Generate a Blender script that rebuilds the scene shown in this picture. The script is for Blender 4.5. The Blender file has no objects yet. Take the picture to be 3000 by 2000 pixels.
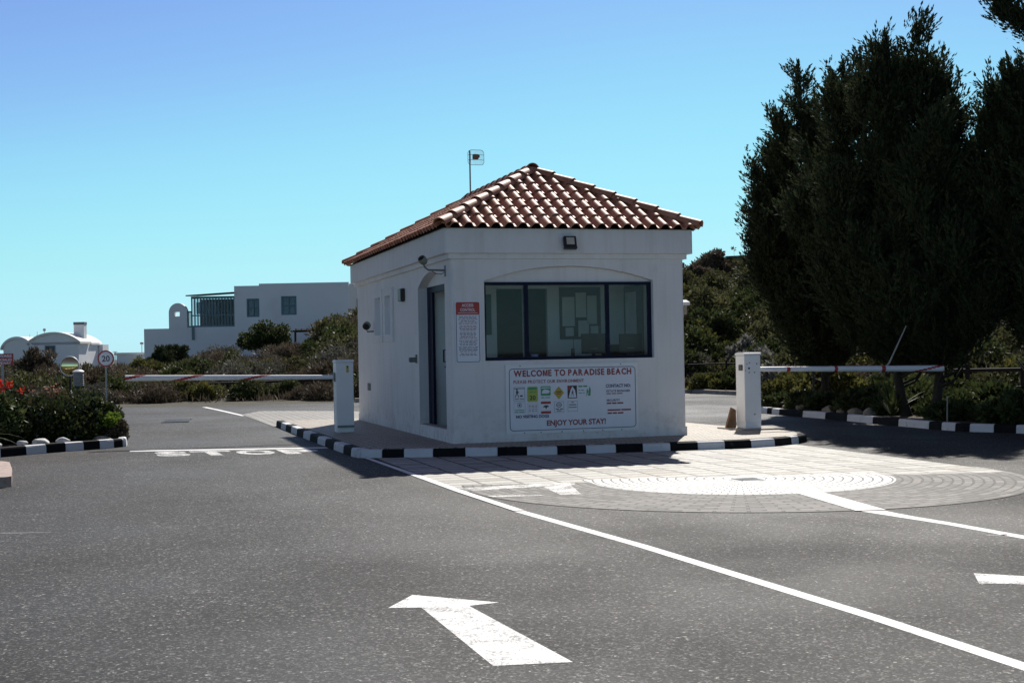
import bpy, bmesh, math, random
import numpy as np
from mathutils import Vector, Matrix
PI = math.pi
rnd = random.Random(7)
nr = np.random.default_rng(7)
scene = bpy.context.scene
COL = scene.collection

# ------------------------------------------------------------------ frame
YAW = 0.286
FX, FY = math.sin(YAW), math.cos(YAW)
RX, RY = FY, -FX
CAMX, CAMY, CAMZ = -4.527, -18.438, 1.412
def at(a, D):                       # a = lateral tangent from the viewing axis, D = distance ahead
    return (CAMX + D*FX + a*D*RX, CAMY + D*FY + a*D*RY)
def smooth(t):
    t = max(0.0, min(1.0, t)); return t*t*(3-2*t)
def lerp_tab(x, tab):
    if x <= tab[0][0]: return tab[0][1]
    for (x0, y0), (x1, y1) in zip(tab, tab[1:]):
        if x <= x1: return y0 + (y1-y0)*(x-x0)/(x1-x0)
    return tab[-1][1]
HT = [(-.6, .2), (-.31, .4), (-.24, 0.9), (-.18, 1.5), (-.12, 2.7), (0, 3.9), (.12, 5.0), (.2, 5.1), (.32, 4.6), (.6, 3.6)]
DS = [(-.6, 43), (-.1, 42.5), (.1, 43), (.16, 42), (.22, 40), (.34, 35), (.6, 33)]
DC = [(-.6, 92), (-.24, 88), (-.12, 78), (0, 74), (.14, 68), (.4, 62), (.6, 60)]
def ground_z(x, y):
    dx, dy = x-CAMX, y-CAMY
    D = dx*FX + dy*FY
    if D < 20: return 0.0
    a = (dx*RX + dy*RY)/D
    a = max(-.6, min(.6, a))
    t = (D-lerp_tab(a, DS))/(lerp_tab(a, DC)-lerp_tab(a, DS))
    t = max(0, min(1, t))
    z = lerp_tab(a, HT)*(0.55*t+0.45*smooth(t))
    if D > 150: z *= 1-smooth((D-150)/90)
    return z

# ------------------------------------------------------------------ materials
M = {}
def nt(name):
    m = bpy.data.materials.new(name); m.use_nodes = True
    n = m.node_tree; p = n.nodes['Principled BSDF']
    M[name] = m
    return m, n, p
def N(n, t, **kw):
    x = n.nodes.new(t)
    for k, v in kw.items():
        if k.startswith('i_'):
            key = k[2:]
            key = int(key) if key.isdigit() else key.replace('_', ' ')
            x.inputs[key].default_value = v
        else: setattr(x, k, v)
    return x
def ramp(n, stops, interp='LINEAR'):
    r = n.nodes.new('ShaderNodeValToRGB'); r.color_ramp.interpolation = interp
    e = r.color_ramp.elements
    while len(e) < len(stops): e.new(0.5)
    for q, (p, c) in zip(e, stops):
        q.position = p; q.color = (c[0], c[1], c[2], 1) if len(c) == 3 else c
    return r
def mixc(n, f, a, b, blend='MIX'):
    x = n.nodes.new('ShaderNodeMix'); x.data_type = 'RGBA'; x.blend_type = blend
    for s, v in ((0, f), (6, a), (7, b)):
        if hasattr(v, 'links') or hasattr(v, 'is_linked'): n.links.new(v, x.inputs[s])
        elif s == 0: x.inputs[0].default_value = v
        else: x.inputs[s].default_value = (*v, 1)
    return x.outputs[2]
def coords(n): return N(n, 'ShaderNodeTexCoord').outputs['Object']
def noise(n, vec, scale, detail=4, rough=.55):
    x = N(n, 'ShaderNodeTexNoise', i_Scale=scale, i_Detail=detail, i_Roughness=rough)
    if vec is not None: n.links.new(vec, x.inputs['Vector'])
    return x.outputs['Fac']
def bump(n, h, p, strength=.3, dist=.01):
    b = N(n, 'ShaderNodeBump', i_Strength=strength, i_Distance=dist)
    n.links.new(h, b.inputs['Height']); n.links.new(b.outputs['Normal'], p.inputs['Normal'])
def math_(n, op, a, b=None):
    x = N(n, 'ShaderNodeMath', operation=op)
    for i, v in enumerate((a, b)):
        if v is None: continue
        if isinstance(v, (int, float)): x.inputs[i].default_value = v
        else: n.links.new(v, x.inputs[i])
    return x.outputs[0]

def simple(name, col, rough=.6, metal=0, spec=.5, var=.12, vs=6, bs=0, bscale=60, bd=.003, dirt=None):
    """plain surface with a little colour variation, optional fine relief and optional dirt patches"""
    m, n, p = nt(name)
    c = coords(n)
    f = noise(n, c, vs, 5)
    lo = tuple(max(0, q*(1-var)) for q in col); hi = tuple(min(1, q*(1+var)) for q in col)
    r = ramp(n, [(.3, lo), (.7, hi)]); n.links.new(f, r.inputs[0])
    out = r.outputs[0]
    if dirt:
        dcol, dscale, lo_, hi_ = dirt
        d = ramp(n, [(lo_, (0, 0, 0)), (hi_, (1, 1, 1))]); n.links.new(noise(n, c, dscale, 7, .65), d.inputs[0])
        out = mixc(n, d.outputs[0], out, dcol)
    n.links.new(out, p.inputs['Base Color'])
    p.inputs['Roughness'].default_value = rough; p.inputs['Metallic'].default_value = metal
    p.inputs['Specular IOR Level'].default_value = spec
    if bs: bump(n, noise(n, c, bscale, 4), p, bs, bd)
    return m

m = simple('plaster', (.80, .79, .79), .85, spec=.2, var=.04, vs=1.3, bs=.4, bscale=38, bd=.005, dirt=((.60, .57, .52), 2.2, .60, .92))
n = m.node_tree; p = n.nodes['Principled BSDF']; c = coords(n)
mp = N(n, 'ShaderNodeMapping'); mp.inputs['Scale'].default_value = (9, 9, .45); n.links.new(c, mp.inputs['Vector'])
sr = ramp(n, [(.50, (0, 0, 0)), (.80, (1, 1, 1))]); n.links.new(noise(n, mp.outputs[0], 1.0, 5, .6), sr.inputs[0])
old = p.inputs['Base Color'].links[0].from_socket
c1 = mixc(n, math_(n, 'MULTIPLY', sr.outputs[0], .30), old, (.50, .46, .40))
sx = N(n, 'ShaderNodeSeparateXYZ'); n.links.new(c, sx.inputs[0])
sb = N(n, 'ShaderNodeMapRange', i_1=.62, i_2=.10); n.links.new(sx.outputs[2], sb.inputs[0])
sn = ramp(n, [(.46, (0, 0, 0)), (.72, (1, 1, 1))]); n.links.new(noise(n, c, 7, 8, .7), sn.inputs[0])
n.links.new(mixc(n, math_(n, 'MULTIPLY', math_(n, 'MULTIPLY', sb.outputs[0], sn.outputs[0]), .55), c1, (.42, .36, .29)), p.inputs['Base Color'])
simple('plaster_far', (.89, .89, .90), .9, spec=.2, var=.04, vs=.5, dirt=((.66, .65, .66), .35, .6, .95))
simple('plaster_cream', (.86, .84, .80), .9, spec=.2, var=.04, vs=.5)
simple('room_wall', (.80, .82, .80), .9, spec=.2, var=.04, vs=1)
simple('room_dark', (.085, .09, .10), .8, var=.2, vs=3)
simple('room_floor', (.16, .16, .16), .5, var=.1)
simple('navy', (.008, .011, .035), .5, spec=.15, var=.15)
simple('navy_light', (.05, .06, .10), .4, var=.15)
simple('black_metal', (.02, .02, .022), .45, var=.2)
simple('black_plastic', (.012, .012, .013), .4, var=.2)
simple('grey_metal', (.18, .19, .2), .45, metal=.3, var=.15)
simple('galv', (.30, .32, .34), .45, metal=.6, var=.2, vs=20)
simple('white_paint', (.84, .85, .87), .42, spec=.5, var=.03, vs=3, dirt=((.45, .42, .38), 5, .64, .9))
simple('louvre_grey', (.30, .31, .31), .45, var=.05)
simple('red_paint', (.42, .035, .04), .4, var=.1)
simple('sign_white', (.80, .82, .90), .35, var=.02)
simple('sign_red', (.42, .03, .02), .35, var=.05)
simple('sign_text_red', (.30, .035, .03), .4, var=.05)
simple('sign_blue', (.03, .04, .14), .4, var=.05)
simple('sign_grey', (.25, .24, .30), .5, var=.05)
simple('sign_green', (.06, .35, .14), .4, var=.05)
simple('sign_lime', (.42, .5, .09), .4, var=.05)
simple('sign_yellow', (.5, .38, .04), .4, var=.05)
simple('sign_black', (.02, .02, .025), .4, var=.05)
simple('wood_dark', (.02, .016, .013), .85, var=.35, vs=15)
simple('wood_brown', (.20, .11, .06), .8, var=.3, vs=12)
simple('bark', (.026, .021, .017), .9, var=.35, vs=14, bs=.8, bscale=25, bd=.02)
simple('stake', (.32, .31, .30), .7, var=.2)
simple('stone', (.30, .26, .21), .85, var=.25, vs=8, bs=.5, bscale=25, bd=.01)
simple('stone_white', (.55, .55, .55), .8, var=.15, vs=8, bs=.4, bscale=25, bd=.01)
simple('teal_frame', (.14, .22, .25), .5, var=.1)
simple('roof_green', (.03, .07, .06), .6, var=.1)
simple('lamp_glass', (.55, .5, .42), .2, var=.1)
simple('olive_metal', (.20, .21, .17), .5, var=.1)
simple('brick_kerb', (.42, .335, .29), .85, var=.2, vs=9, bs=.4, bscale=40, bd=.005, dirt=((.30, .17, .13), 14, .5, .7))
simple('concrete', (.34, .31, .28), .85, var=.2, vs=5, bs=.3, bscale=50)
simple('kerb_white', (.66, .67, .70), .75, var=.06, vs=5, bs=.35, bscale=40, bd=.006, dirt=((.22, .21, .2), 6, .60, .78))
simple('kerb_black', (.009, .0095, .011), .8, spec=.15, var=.3, vs=8, bs=.35, bscale=40, bd=.006, dirt=((.10, .095, .09), 7, .62, .85))
simple('feed_box', (.12, .09, .07), .5, var=.2)
simple('tan_box', (.45, .36, .27), .6, var=.2, vs=20)
simple('teal_dark', (.05, .10, .11), .6, var=.1)
simple('room_door', (.12, .14, .15), .6, var=.1)
simple('curtain', (.75, .78, .80), .9, var=.15, vs=3)
simple('soil', (.10, .075, .055), .95, var=.35, vs=6, bs=.8, bscale=18, bd=.03)
simple('paper', (.70, .71, .66), .8, var=.04)
simple('paper_blue', (.50, .53, .80), .8, var=.04)

# asphalt
m, n, p = nt('asphalt')
c = coords(n)
big = ramp(n, [(.30, (.026, .0253, .0246)), (.5, (.0375, .0368, .036)), (.70, (.054, .0532, .052))])
mpl = N(n, 'ShaderNodeMapping'); mpl.inputs['Scale'].default_value = (.85, .13, 1); n.links.new(c, mpl.inputs['Vector'])
n.links.new(math_(n, 'ADD', math_(n, 'MULTIPLY', noise(n, c, .42, 5, .6), .55), math_(n, 'MULTIPLY', noise(n, mpl.outputs[0], 1.0, 4, .55), .45)), big.inputs[0])
v = N(n, 'ShaderNodeTexVoronoi', i_Scale=88.0); n.links.new(c, v.inputs['Vector'])
sp = ramp(n, [(0, (.25, .25, .25)), (.5, (.8, .8, .8)), (.80, (1.5, 1.5, 1.5)), (.95, (4.2, 4.15, 4.1))])
sep = N(n, 'ShaderNodeSeparateColor'); n.links.new(v.outputs['Color'], sep.inputs[0]); n.links.new(sep.outputs[0], sp.inputs[0])
v2 = N(n, 'ShaderNodeTexVoronoi', i_Scale=58.0); n.links.new(c, v2.inputs['Vector'])
se2 = N(n, 'ShaderNodeSeparateColor'); n.links.new(v2.outputs['Color'], se2.inputs[0])
sp2 = ramp(n, [(0, (.6, .6, .6)), (.6, (.95, .95, .95)), (.93, (1.2, 1.2, 1.2)), (.965, (3.0, 3.0, 2.9))]); n.links.new(se2.outputs[1], sp2.inputs[0])
col = mixc(n, 1.0, mixc(n, 1.0, big.outputs[0], sp.outputs[0], 'MULTIPLY'), sp2.outputs[0], 'MULTIPLY')
st = ramp(n, [(.60, (0, 0, 0)), (.78, (1, 1, 1))]); n.links.new(noise(n, c, .55, 3), st.inputs[0])
col = mixc(n, math_(n, 'MULTIPLY', st.outputs[0], .45), col, (.034, .031, .029))
# brownish darkening painted on the left of the carriageway, where sun glint falls off
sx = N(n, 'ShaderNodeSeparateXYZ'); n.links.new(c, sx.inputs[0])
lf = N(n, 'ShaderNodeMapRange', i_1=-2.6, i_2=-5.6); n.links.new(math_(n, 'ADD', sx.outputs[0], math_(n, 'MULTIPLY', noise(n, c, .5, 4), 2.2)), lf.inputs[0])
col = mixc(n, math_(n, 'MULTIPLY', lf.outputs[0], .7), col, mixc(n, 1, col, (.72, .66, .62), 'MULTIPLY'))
vc = N(n, 'ShaderNodeTexVoronoi', feature='DISTANCE_TO_EDGE', i_Scale=.23)
wv = N(n, 'ShaderNodeVectorMath', operation='ADD'); nv = N(n, 'ShaderNodeTexNoise', i_Scale=1.2, i_Detail=5)
n.links.new(c, nv.inputs['Vector']); n.links.new(c, wv.inputs[0]); n.links.new(nv.outputs['Color'], wv.inputs[1]); n.links.new(wv.outputs[0], vc.inputs['Vector'])
cr = ramp(n, [(0, (1, 1, 1)), (.0022, (0, 0, 0))]); n.links.new(vc.outputs['Distance'], cr.inputs[0])
msk = ramp(n, [(.54, (0, 0, 0)), (.60, (1, 1, 1))]); n.links.new(noise(n, c, .3, 2), msk.inputs[0])
col = mixc(n, math_(n, 'MULTIPLY', math_(n, 'MULTIPLY', cr.outputs[0], msk.outputs[0]), .55), col, (.015, .014, .013))
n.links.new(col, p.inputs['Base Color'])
rr_ = ramp(n, [(.35, (.60, .60, .60)), (.65, (.78, .78, .78))]); n.links.new(noise(n, c, .33, 4), rr_.inputs[0]); n.links.new(rr_.outputs[0], p.inputs['Roughness'])
p.inputs['Specular IOR Level'].default_value = .17
bump(n, noise(n, c, 130, 3, .7), p, .5, .006)

# paint on the road, worn
def paint(name, wear, base=(.84, .84, .83)):
    m, n, p = nt(name); c = coords(n)
    f = math_(n, 'ADD', math_(n, 'MULTIPLY', noise(n, c, 55, 5, .75), .55), math_(n, 'MULTIPLY', noise(n, c, 5, 6, .7), .45))
    r = ramp(n, [(wear-.05, (.16, .155, .15)), (wear+.05, base)]); n.links.new(f, r.inputs[0])
    g = ramp(n, [(.3, (.86, .86, .86)), (.7, (1, 1, 1))]); n.links.new(noise(n, c, 3, 4), g.inputs[0])
    n.links.new(mixc(n, 1, r.outputs[0], g.outputs[0], 'MULTIPLY'), p.inputs['Base Color'])
    p.inputs['Roughness'].default_value = .7
    bump(n, noise(n, c, 130, 3, .7), p, .35, .005)
paint('road_paint', .415); paint('road_paint_worn', .465); paint('road_paint_scuffed', .50); paint('road_paint_faint', .56, (.5, .48, .42))

# square slabs
def slabs(name, size, c1, c2, c3, mortar=.02, offset=0.0, rowh=None, bs=.6):
    m, n, p = nt(name); c = coords(n)
    wob = N(n, 'ShaderNodeTexNoise', i_Scale=2.3, i_Detail=3); n.links.new(c, wob.inputs['Vector'])
    ad = N(n, 'ShaderNodeVectorMath', operation='SCALE'); n.links.new(wob.outputs['Color'], ad.inputs[0]); ad.inputs['Scale'].default_value = .05
    sm = N(n, 'ShaderNodeVectorMath', operation='ADD'); n.links.new(c, sm.inputs[0]); n.links.new(ad.outputs[0], sm.inputs[1])
    b = N(n, 'ShaderNodeTexBrick', offset=offset, squash=1.0)
    n.links.new(sm.outputs[0], b.inputs['Vector'])
    b.inputs['Scale'].default_value = 1; b.inputs['Brick Width'].default_value = size; b.inputs['Row Height'].default_value = rowh or size
    b.inputs['Mortar Size'].default_value = mortar*size; b.inputs['Mortar Smooth'].default_value = .15; b.inputs['Bias'].default_value = .0
    b.inputs['Color1'].default_value = (0, 0, 0, 1); b.inputs['Color2'].default_value = (1, 1, 1, 1); b.inputs['Mortar'].default_value = (.5, .5, .5, 1)
    r = ramp(n, [(0, c1), (.5, c2), (.86, c2), (1, c3)]); n.links.new(b.outputs['Color'], r.inputs[0])
    g = ramp(n, [(.27, (.62, .61, .60)), (.73, (1.3, 1.3, 1.3))]); n.links.new(noise(n, c, 13, 8, .75), g.inputs[0])
    cc = mixc(n, 1, r.outputs[0], g.outputs[0], 'MULTIPLY')
    cc = mixc(n, b.outputs['Fac'], cc, (.10, .095, .085))
    n.links.new(cc, p.inputs['Base Color']); p.inputs['Roughness'].default_value = .66; p.inputs['Specular IOR Level'].default_value = .38
    h = math_(n, 'SUBTRACT', math_(n, 'MULTIPLY', noise(n, c, 30, 5), .35), b.outputs['Fac'])
    bump(n, h, p, bs, .012)
slabs('apron_slab', .40, (.30, .295, .27), (.46, .455, .42), (.36, .325, .27), .05, 0.0, .27, .9)
slabs('island_paver', .22, (.36, .32, .26), (.43, .38, .31), (.40, .29, .21), .05, .5, .11)
slabs('back_paver', .36, (.24, .23, .205), (.36, .335, .295), (.34, .26, .19), .10, .5, .18)

# radial cobbles, centred on the sheet's own origin
def radial(name, cols, wear=None):
    m, n, p = nt(name); c = coords(n)
    s = N(n, 'ShaderNodeSeparateXYZ'); n.links.new(c, s.inputs[0])
    r2 = math_(n, 'SQRT', math_(n, 'ADD', math_(n, 'MULTIPLY', s.outputs[0], s.outputs[0]), math_(n, 'MULTIPLY', s.outputs[1], s.outputs[1])))
    th = math_(n, 'ARCTAN2', s.outputs[1], s.outputs[0])
    wob = noise(n, c, 6, 2)
    cb = N(n, 'ShaderNodeCombineXYZ'); n.links.new(math_(n, 'MULTIPLY', th, 2.0), cb.inputs[0]); n.links.new(math_(n, 'ADD', r2, math_(n, 'MULTIPLY', wob, .03)), cb.inputs[1])
    b = N(n, 'ShaderNodeTexBrick', offset=.5, squash=1.0); n.links.new(cb.outputs[0], b.inputs['Vector'])
    b.inputs['Scale'].default_value = 1; b.inputs['Brick Width'].default_value = .20; b.inputs['Row Height'].default_value = .10
    b.inputs['Mortar Size'].default_value = .011; b.inputs['Mortar Smooth'].default_value = .3; b.inputs['Bias'].default_value = 0
    b.inputs['Color1'].default_value = (0, 0, 0, 1); b.inputs['Color2'].default_value = (1, 1, 1, 1)
    r = ramp(n, [(0, cols[0]), (.6, cols[1]), (1, cols[2])]); n.links.new(b.outputs['Color'], r.inputs[0])
    g = ramp(n, [(.28, (.55, .55, .55)), (.72, (1.4, 1.4, 1.4))]) if wear is None else ramp(n, [(.25, (.85, .85, .85)), (.75, (1.1, 1.1, 1.1))]); n.links.new(noise(n, c, 24, 8, .75), g.inputs[0])
    cc = mixc(n, 1, r.outputs[0], g.outputs[0], 'MULTIPLY')
    if wear:
        wr = ramp(n, [(.60, (0, 0, 0)), (.78, (1, 1, 1))]); n.links.new(noise(n, c, 5.5, 9, .78), wr.inputs[0])
        cc = mixc(n, math_(n, 'MULTIPLY', wr.outputs[0], .8), cc, (.22, .21, .195))
    cc = mixc(n, b.outputs['Fac'], cc, (.045, .043, .04) if wear is None else (.16, .155, .15))
    n.links.new(cc, p.inputs['Base Color']); p.inputs['Roughness'].default_value = .75
    bump(n, math_(n, 'SUBTRACT', math_(n, 'MULTIPLY', noise(n, c, 40, 4), .4), b.outputs['Fac']), p, .7, .012)
radial('cobble', [(.085, .084, .08), (.165, .162, .155), (.22, .195, .18)])
radial('cobble_painted', [(.80, .80, .78), (.85, .85, .83), (.8, .79, .76)], 1)

# terracotta
m, n, p = nt('terracotta'); c = coords(n)
r = ramp(n, [(.25, (.27, .115, .065)), (.5, (.45, .205, .115)), (.78, (.58, .35, .24))]); n.links.new(noise(n, c, 3.2, 8, .7), r.inputs[0])
l = ramp(n, [(.62, (0, 0, 0)), (.8, (1, 1, 1))]); n.links.new(noise(n, c, 11, 7, .7), l.inputs[0])
n.links.new(mixc(n, math_(n, 'MULTIPLY', l.outputs[0], .55), r.outputs[0], (.09, .075, .065)), p.inputs['Base Color'])
p.inputs['Roughness'].default_value = .58; p.inputs['Specular IOR Level'].default_value = .42
bump(n, noise(n, c, 60, 5), p, .3, .004)

# hill soil and scrub litter
m, n, p = nt('hill'); c = coords(n)
r = ramp(n, [(.3, (.028, .03, .015)), (.5, (.05, .046, .027)), (.7, (.085, .07, .045))]); n.links.new(noise(n, c, .9, 7, .65), r.inputs[0])
n.links.new(r.outputs[0], p.inputs['Base Color']); p.inputs['Roughness'].default_value = .95
bump(n, noise(n, c, 6, 5), p, .9, .1)

# glass
def glass(name, tint, refl=1.0):
    m = bpy.data.materials.new(name); m.use_nodes = True; M[name] = m; n = m.node_tree
    n.nodes.remove(n.nodes['Principled BSDF'])
    t = N(n, 'ShaderNodeBsdfTransparent'); t.inputs[0].default_value = (*tint, 1)
    g = N(n, 'ShaderNodeBsdfGlossy', i_Roughness=.02); g.inputs[0].default_value = (refl, refl, refl, 1)
    f = N(n, 'ShaderNodeFresnel', i_IOR=1.27)
    mx = N(n, 'ShaderNodeMixShader'); n.links.new(f.outputs[0], mx.inputs[0]); n.links.new(t.outputs[0], mx.inputs[1]); n.links.new(g.outputs[0], mx.inputs[2])
    n.links.new(mx.outputs[0], n.nodes['Material Output'].inputs[0])
glass('pane', (.90, .92, .92)); glass('pane_dark', (.22, .24, .27)); glass('pane_far', (.70, .76, .80))
m, n, p = nt('mirror'); p.inputs['Base Color'].default_value = (.80, .70, .34, 1); p.inputs['Metallic'].default_value = 1; p.inputs['Roughness'].default_value = .04  # golden tint paints in the sunlit surroundings the mirror would reflect
nn = coords(n); bump(n, noise(n, nn, 3, 2), p, .05, .02)

# foliage: two colours blended by a per-leaf value
def leaf(name, a, b, trans=.25, rough=.6, spec=.2):
    m = bpy.data.materials.new(name); m.use_nodes = True; M[name] = m; n = m.node_tree; p = n.nodes['Principled BSDF']
    at_ = N(n, 'ShaderNodeAttribute', attribute_name='tint')
    cc = mixc(n, at_.outputs['Fac'], a, b)
    n.links.new(cc, p.inputs['Base Color']); p.inputs['Roughness'].default_value = rough; p.inputs['Specular IOR Level'].default_value = spec
    t = N(n, 'ShaderNodeBsdfTranslucent'); n.links.new(cc, t.inputs[0])
    mx = N(n, 'ShaderNodeMixShader'); mx.inputs[0].default_value = trans
    n.links.new(p.outputs[0], mx.inputs[1]); n.links.new(t.outputs[0], mx.inputs[2]); n.links.new(mx.outputs[0], n.nodes['Material Output'].inputs[0])
leaf('leaf_cypress', (.024, .034, .018), (.066, .082, .036), .2, .7, .15)
leaf('leaf_dark', (.03, .042, .015), (.08, .10, .032), .3)
leaf('leaf_olive', (.052, .057, .024), (.125, .122, .05), .32)
leaf('leaf_yellow', (.062, .07, .02), (.15, .142, .042), .36)
leaf('leaf_brown', (.065, .052, .036), (.15, .12, .082), .25)
leaf('leaf_grey', (.07, .07, .055), (.16, .155, .125), .25)
leaf('leaf_silver', (.10, .10, .085), (.36, .35, .31), .3, .45)
leaf('leaf_hedge', (.026, .036, .012), (.07, .09, .028), .28, .30, .5)
leaf('leaf_bright', (.10, .17, .02), (.22, .30, .05), .4)
leaf('leaf_strap', (.035, .06, .022), (.11, .13, .05), .3)
leaf('flower_red', (.45, .02, .015), (.75, .09, .05), .35)
leaf('flower_pink', (.28, .09, .07), (.45, .24, .17), .35)
leaf('flower_white', (.5, .49, .42), (.75, .74, .66), .3)

# ------------------------------------------------------------------ mesh builder
WM = {}
class MB:
    def __init__(s): s.v = []; s.f = []; s.m = []; s.t = []; s.use_t = False
    def add(s, vs, fs, mi=0, mat=None):
        o = len(s.v)
        if mat is not None: vs = [mat @ Vector(q) for q in vs]
        s.v += [tuple(q) for q in vs]; s.f += [tuple(i+o for i in f) for f in fs]; s.m += [mi]*len(fs)
    def box(s, x0, x1, y0, y1, z0, z1, mi=0, mat=None):
        vs = [(x0, y0, z0), (x1, y0, z0), (x1, y1, z0), (x0, y1, z0), (x0, y0, z1), (x1, y0, z1), (x1, y1, z1), (x0, y1, z1)]
        s.add(vs, [(0, 3, 2, 1), (4, 5, 6, 7), (0, 1, 5, 4), (1, 2, 6, 5), (2, 3, 7, 6), (3, 0, 4, 7)], mi, mat)
    def rbox(s, x0, x1, y0, y1, z0, z1, b=.01, mi=0, mat=None):
        bm = bmesh.new(); bmesh.ops.create_cube(bm, size=1)
        for v in bm.verts: v.co = Vector(((x0+x1)/2+v.co.x*(x1-x0), (y0+y1)/2+v.co.y*(y1-y0), (z0+z1)/2+v.co.z*(z1-z0)))
        bmesh.ops.bevel(bm, geom=list(bm.edges), offset=b, segments=2, affect='EDGES')
        s.addbm(bm, mi, mat)
    def addbm(s, bm, mi=0, mat=None):
        bm.verts.index_update()
        s.add([v.co.copy() for v in bm.verts], [[v.index for v in f.verts] for f in bm.faces], mi, mat); bm.free()
    def prism(s, pts, z0, z1, mi=0, mat=None, cap=True):
        k = len(pts); vs = [(x, y, z0) for x, y in pts]+[(x, y, z1) for x, y in pts]
        fs = [(i, (i+1) % k, k+(i+1) % k, k+i) for i in range(k)]
        if cap: fs += [tuple(range(k-1, -1, -1)), tuple(range(k, 2*k))]
        s.add(vs, fs, mi, mat)
    def tube(s, pts, radii, n=8, mi=0, cap=True):
        pts = [Vector(p) for p in pts]
        if isinstance(radii, (int, float)): radii = [radii]*len(pts)
        o = len(s.v); prev = None
        for i, p in enumerate(pts):
            d = (pts[min(i+1, len(pts)-1)]-pts[max(i-1, 0)]).normalized()
            if prev is None:
                u = d.orthogonal().normalized()
            else:
                u = (prev-d*prev.dot(d)).normalized()
            prev = u; w = d.cross(u)
            for k in range(n):
                a = 2*PI*k/n; s.v.append(tuple(p+(u*math.cos(a)+w*math.sin(a))*radii[i]))
        for i in range(len(pts)-1):
            for k in range(n):
                s.f.append((o+i*n+k, o+i*n+(k+1) % n, o+(i+1)*n+(k+1) % n, o+(i+1)*n+k)); s.m.append(mi)
        if cap:
            s.f.append(tuple(o+k for k in range(n-1, -1, -1))); s.m.append(mi)
            e = o+(len(pts)-1)*n; s.f.append(tuple(e+k for k in range(n))); s.m.append(mi)
    def lathe(s, prof, n=24, mi=0, mat=None):
        vs = []; fs = []
        for r, z in prof:
            for k in range(n): a = 2*PI*k/n; vs.append((r*math.cos(a), r*math.sin(a), z))
        for i in range(len(prof)-1):
            for k in range(n): fs.append((i*n+k, i*n+(k+1) % n, (i+1)*n+(k+1) % n, (i+1)*n+k))
        s.add(vs, fs, mi, mat)
    def strip(s, L, Rr, z, mi=0):
        vs = [(x, y, z) for x, y in L]+[(x, y, z) for x, y in Rr]; k = len(L)
        s.add(vs, [(i, k+i, k+i+1, i+1) for i in range(k-1)], mi)
    def build(s, name, mats, parent=None, smooth_=False, world=True, tint=None, angle=None):
        me = bpy.data.meshes.new(name)
        vs = s.v
        if parent is not None and world:
            inv = WM[parent.name].inverted(); vs = [tuple(inv @ Vector(q)) for q in vs]
        me.from_pydata(vs, [], s.f)
        if isinstance(mats, str): mats = [mats]
        for q in mats: me.materials.append(M[q])
        me.polygons.foreach_set('material_index', s.m)
        if smooth_: me.polygons.foreach_set('use_smooth', [True]*len(me.polygons))
        if tint is not None:
            at_ = me.attributes.new('tint', 'FLOAT', 'POINT'); at_.data.foreach_set('value', np.asarray(tint, dtype=np.float32))
        me.update(); me.validate()
        o = bpy.data.objects.new(name, me); COL.objects.link(o)
        if parent is not None:
            o.parent = parent; WM[o.name] = WM[parent.name].copy()
        else: WM[o.name] = Matrix.Identity(4)
        if angle: sharp(me, angle)
        return o
def sharp(me, ang):
    bm = bmesh.new(); bm.from_mesh(me)
    for f in bm.faces: f.smooth = True
    for e in bm.edges:
        if len(e.link_faces) == 2 and e.calc_face_angle(0) > ang: e.smooth = False
    bm.to_mesh(me); bm.free()

def props(o, label=None, cat=None, group=None, kind=None):
    if label: o['label'] = label
    if cat: o['category'] = cat
    if group: o['group'] = group
    if kind: o['kind'] = kind
    return o
def thing(name, label, cat, loc=(0, 0, 0), rz=0, group=None):
    o = bpy.data.objects.new(name, None); COL.objects.link(o); o.empty_display_size = .2
    o.location = loc; o.rotation_euler = (0, 0, rz)
    WM[o.name] = Matrix.Translation(loc) @ Matrix.Rotation(rz, 4, 'Z')
    return props(o, label, cat, group)
def struct(mb, name, mats, **kw):
    return props(mb.build(name, mats, **kw), kind='structure')
def origin(o, loc):
    """move a parentless mesh's origin to loc without moving the mesh"""
    o.data.transform(Matrix.Translation(-Vector(loc))); o.location = loc
    WM[o.name] = Matrix.Translation(loc)
    return o

_tc = {}
def text(mb, s, size, mat, mi=0, bold=0.0, align='CENTER', sx=1.0, spacing=1.0):
    cu = bpy.data.curves.new('t', 'FONT'); cu.body = s; cu.size = size; cu.align_x = align; cu.offset = bold; cu.resolution_u = 3
    cu.space_character = spacing
    o = bpy.data.objects.new('t', cu); COL.objects.link(o)
    dg = bpy.context.evaluated_depsgraph_get(); dg.update()
    ev = o.evaluated_get(dg); me = ev.to_mesh()
    vs = [(v.co.x*sx, v.co.y, 0) for v in me.vertices]; fs = [tuple(q.vertices) for q in me.polygons]
    ev.to_mesh_clear(); bpy.data.objects.remove(o); bpy.data.curves.remove(cu)
    mb.add(vs, fs, mi, mat)
    return max(v[0] for v in vs)-min(v[0] for v in vs)
def front(x, y, z): return Matrix.Translation((x, y, z)) @ Matrix(((1, 0, 0, 0), (0, 0, -1, 0), (0, 1, 0, 0), (0, 0, 0, 1)))
def frame(o, u, v, w):
    return Matrix(((u[0], v[0], w[0], o[0]), (u[1], v[1], w[1], o[1]), (u[2], v[2], w[2], o[2]), (0, 0, 0, 1)))

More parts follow.
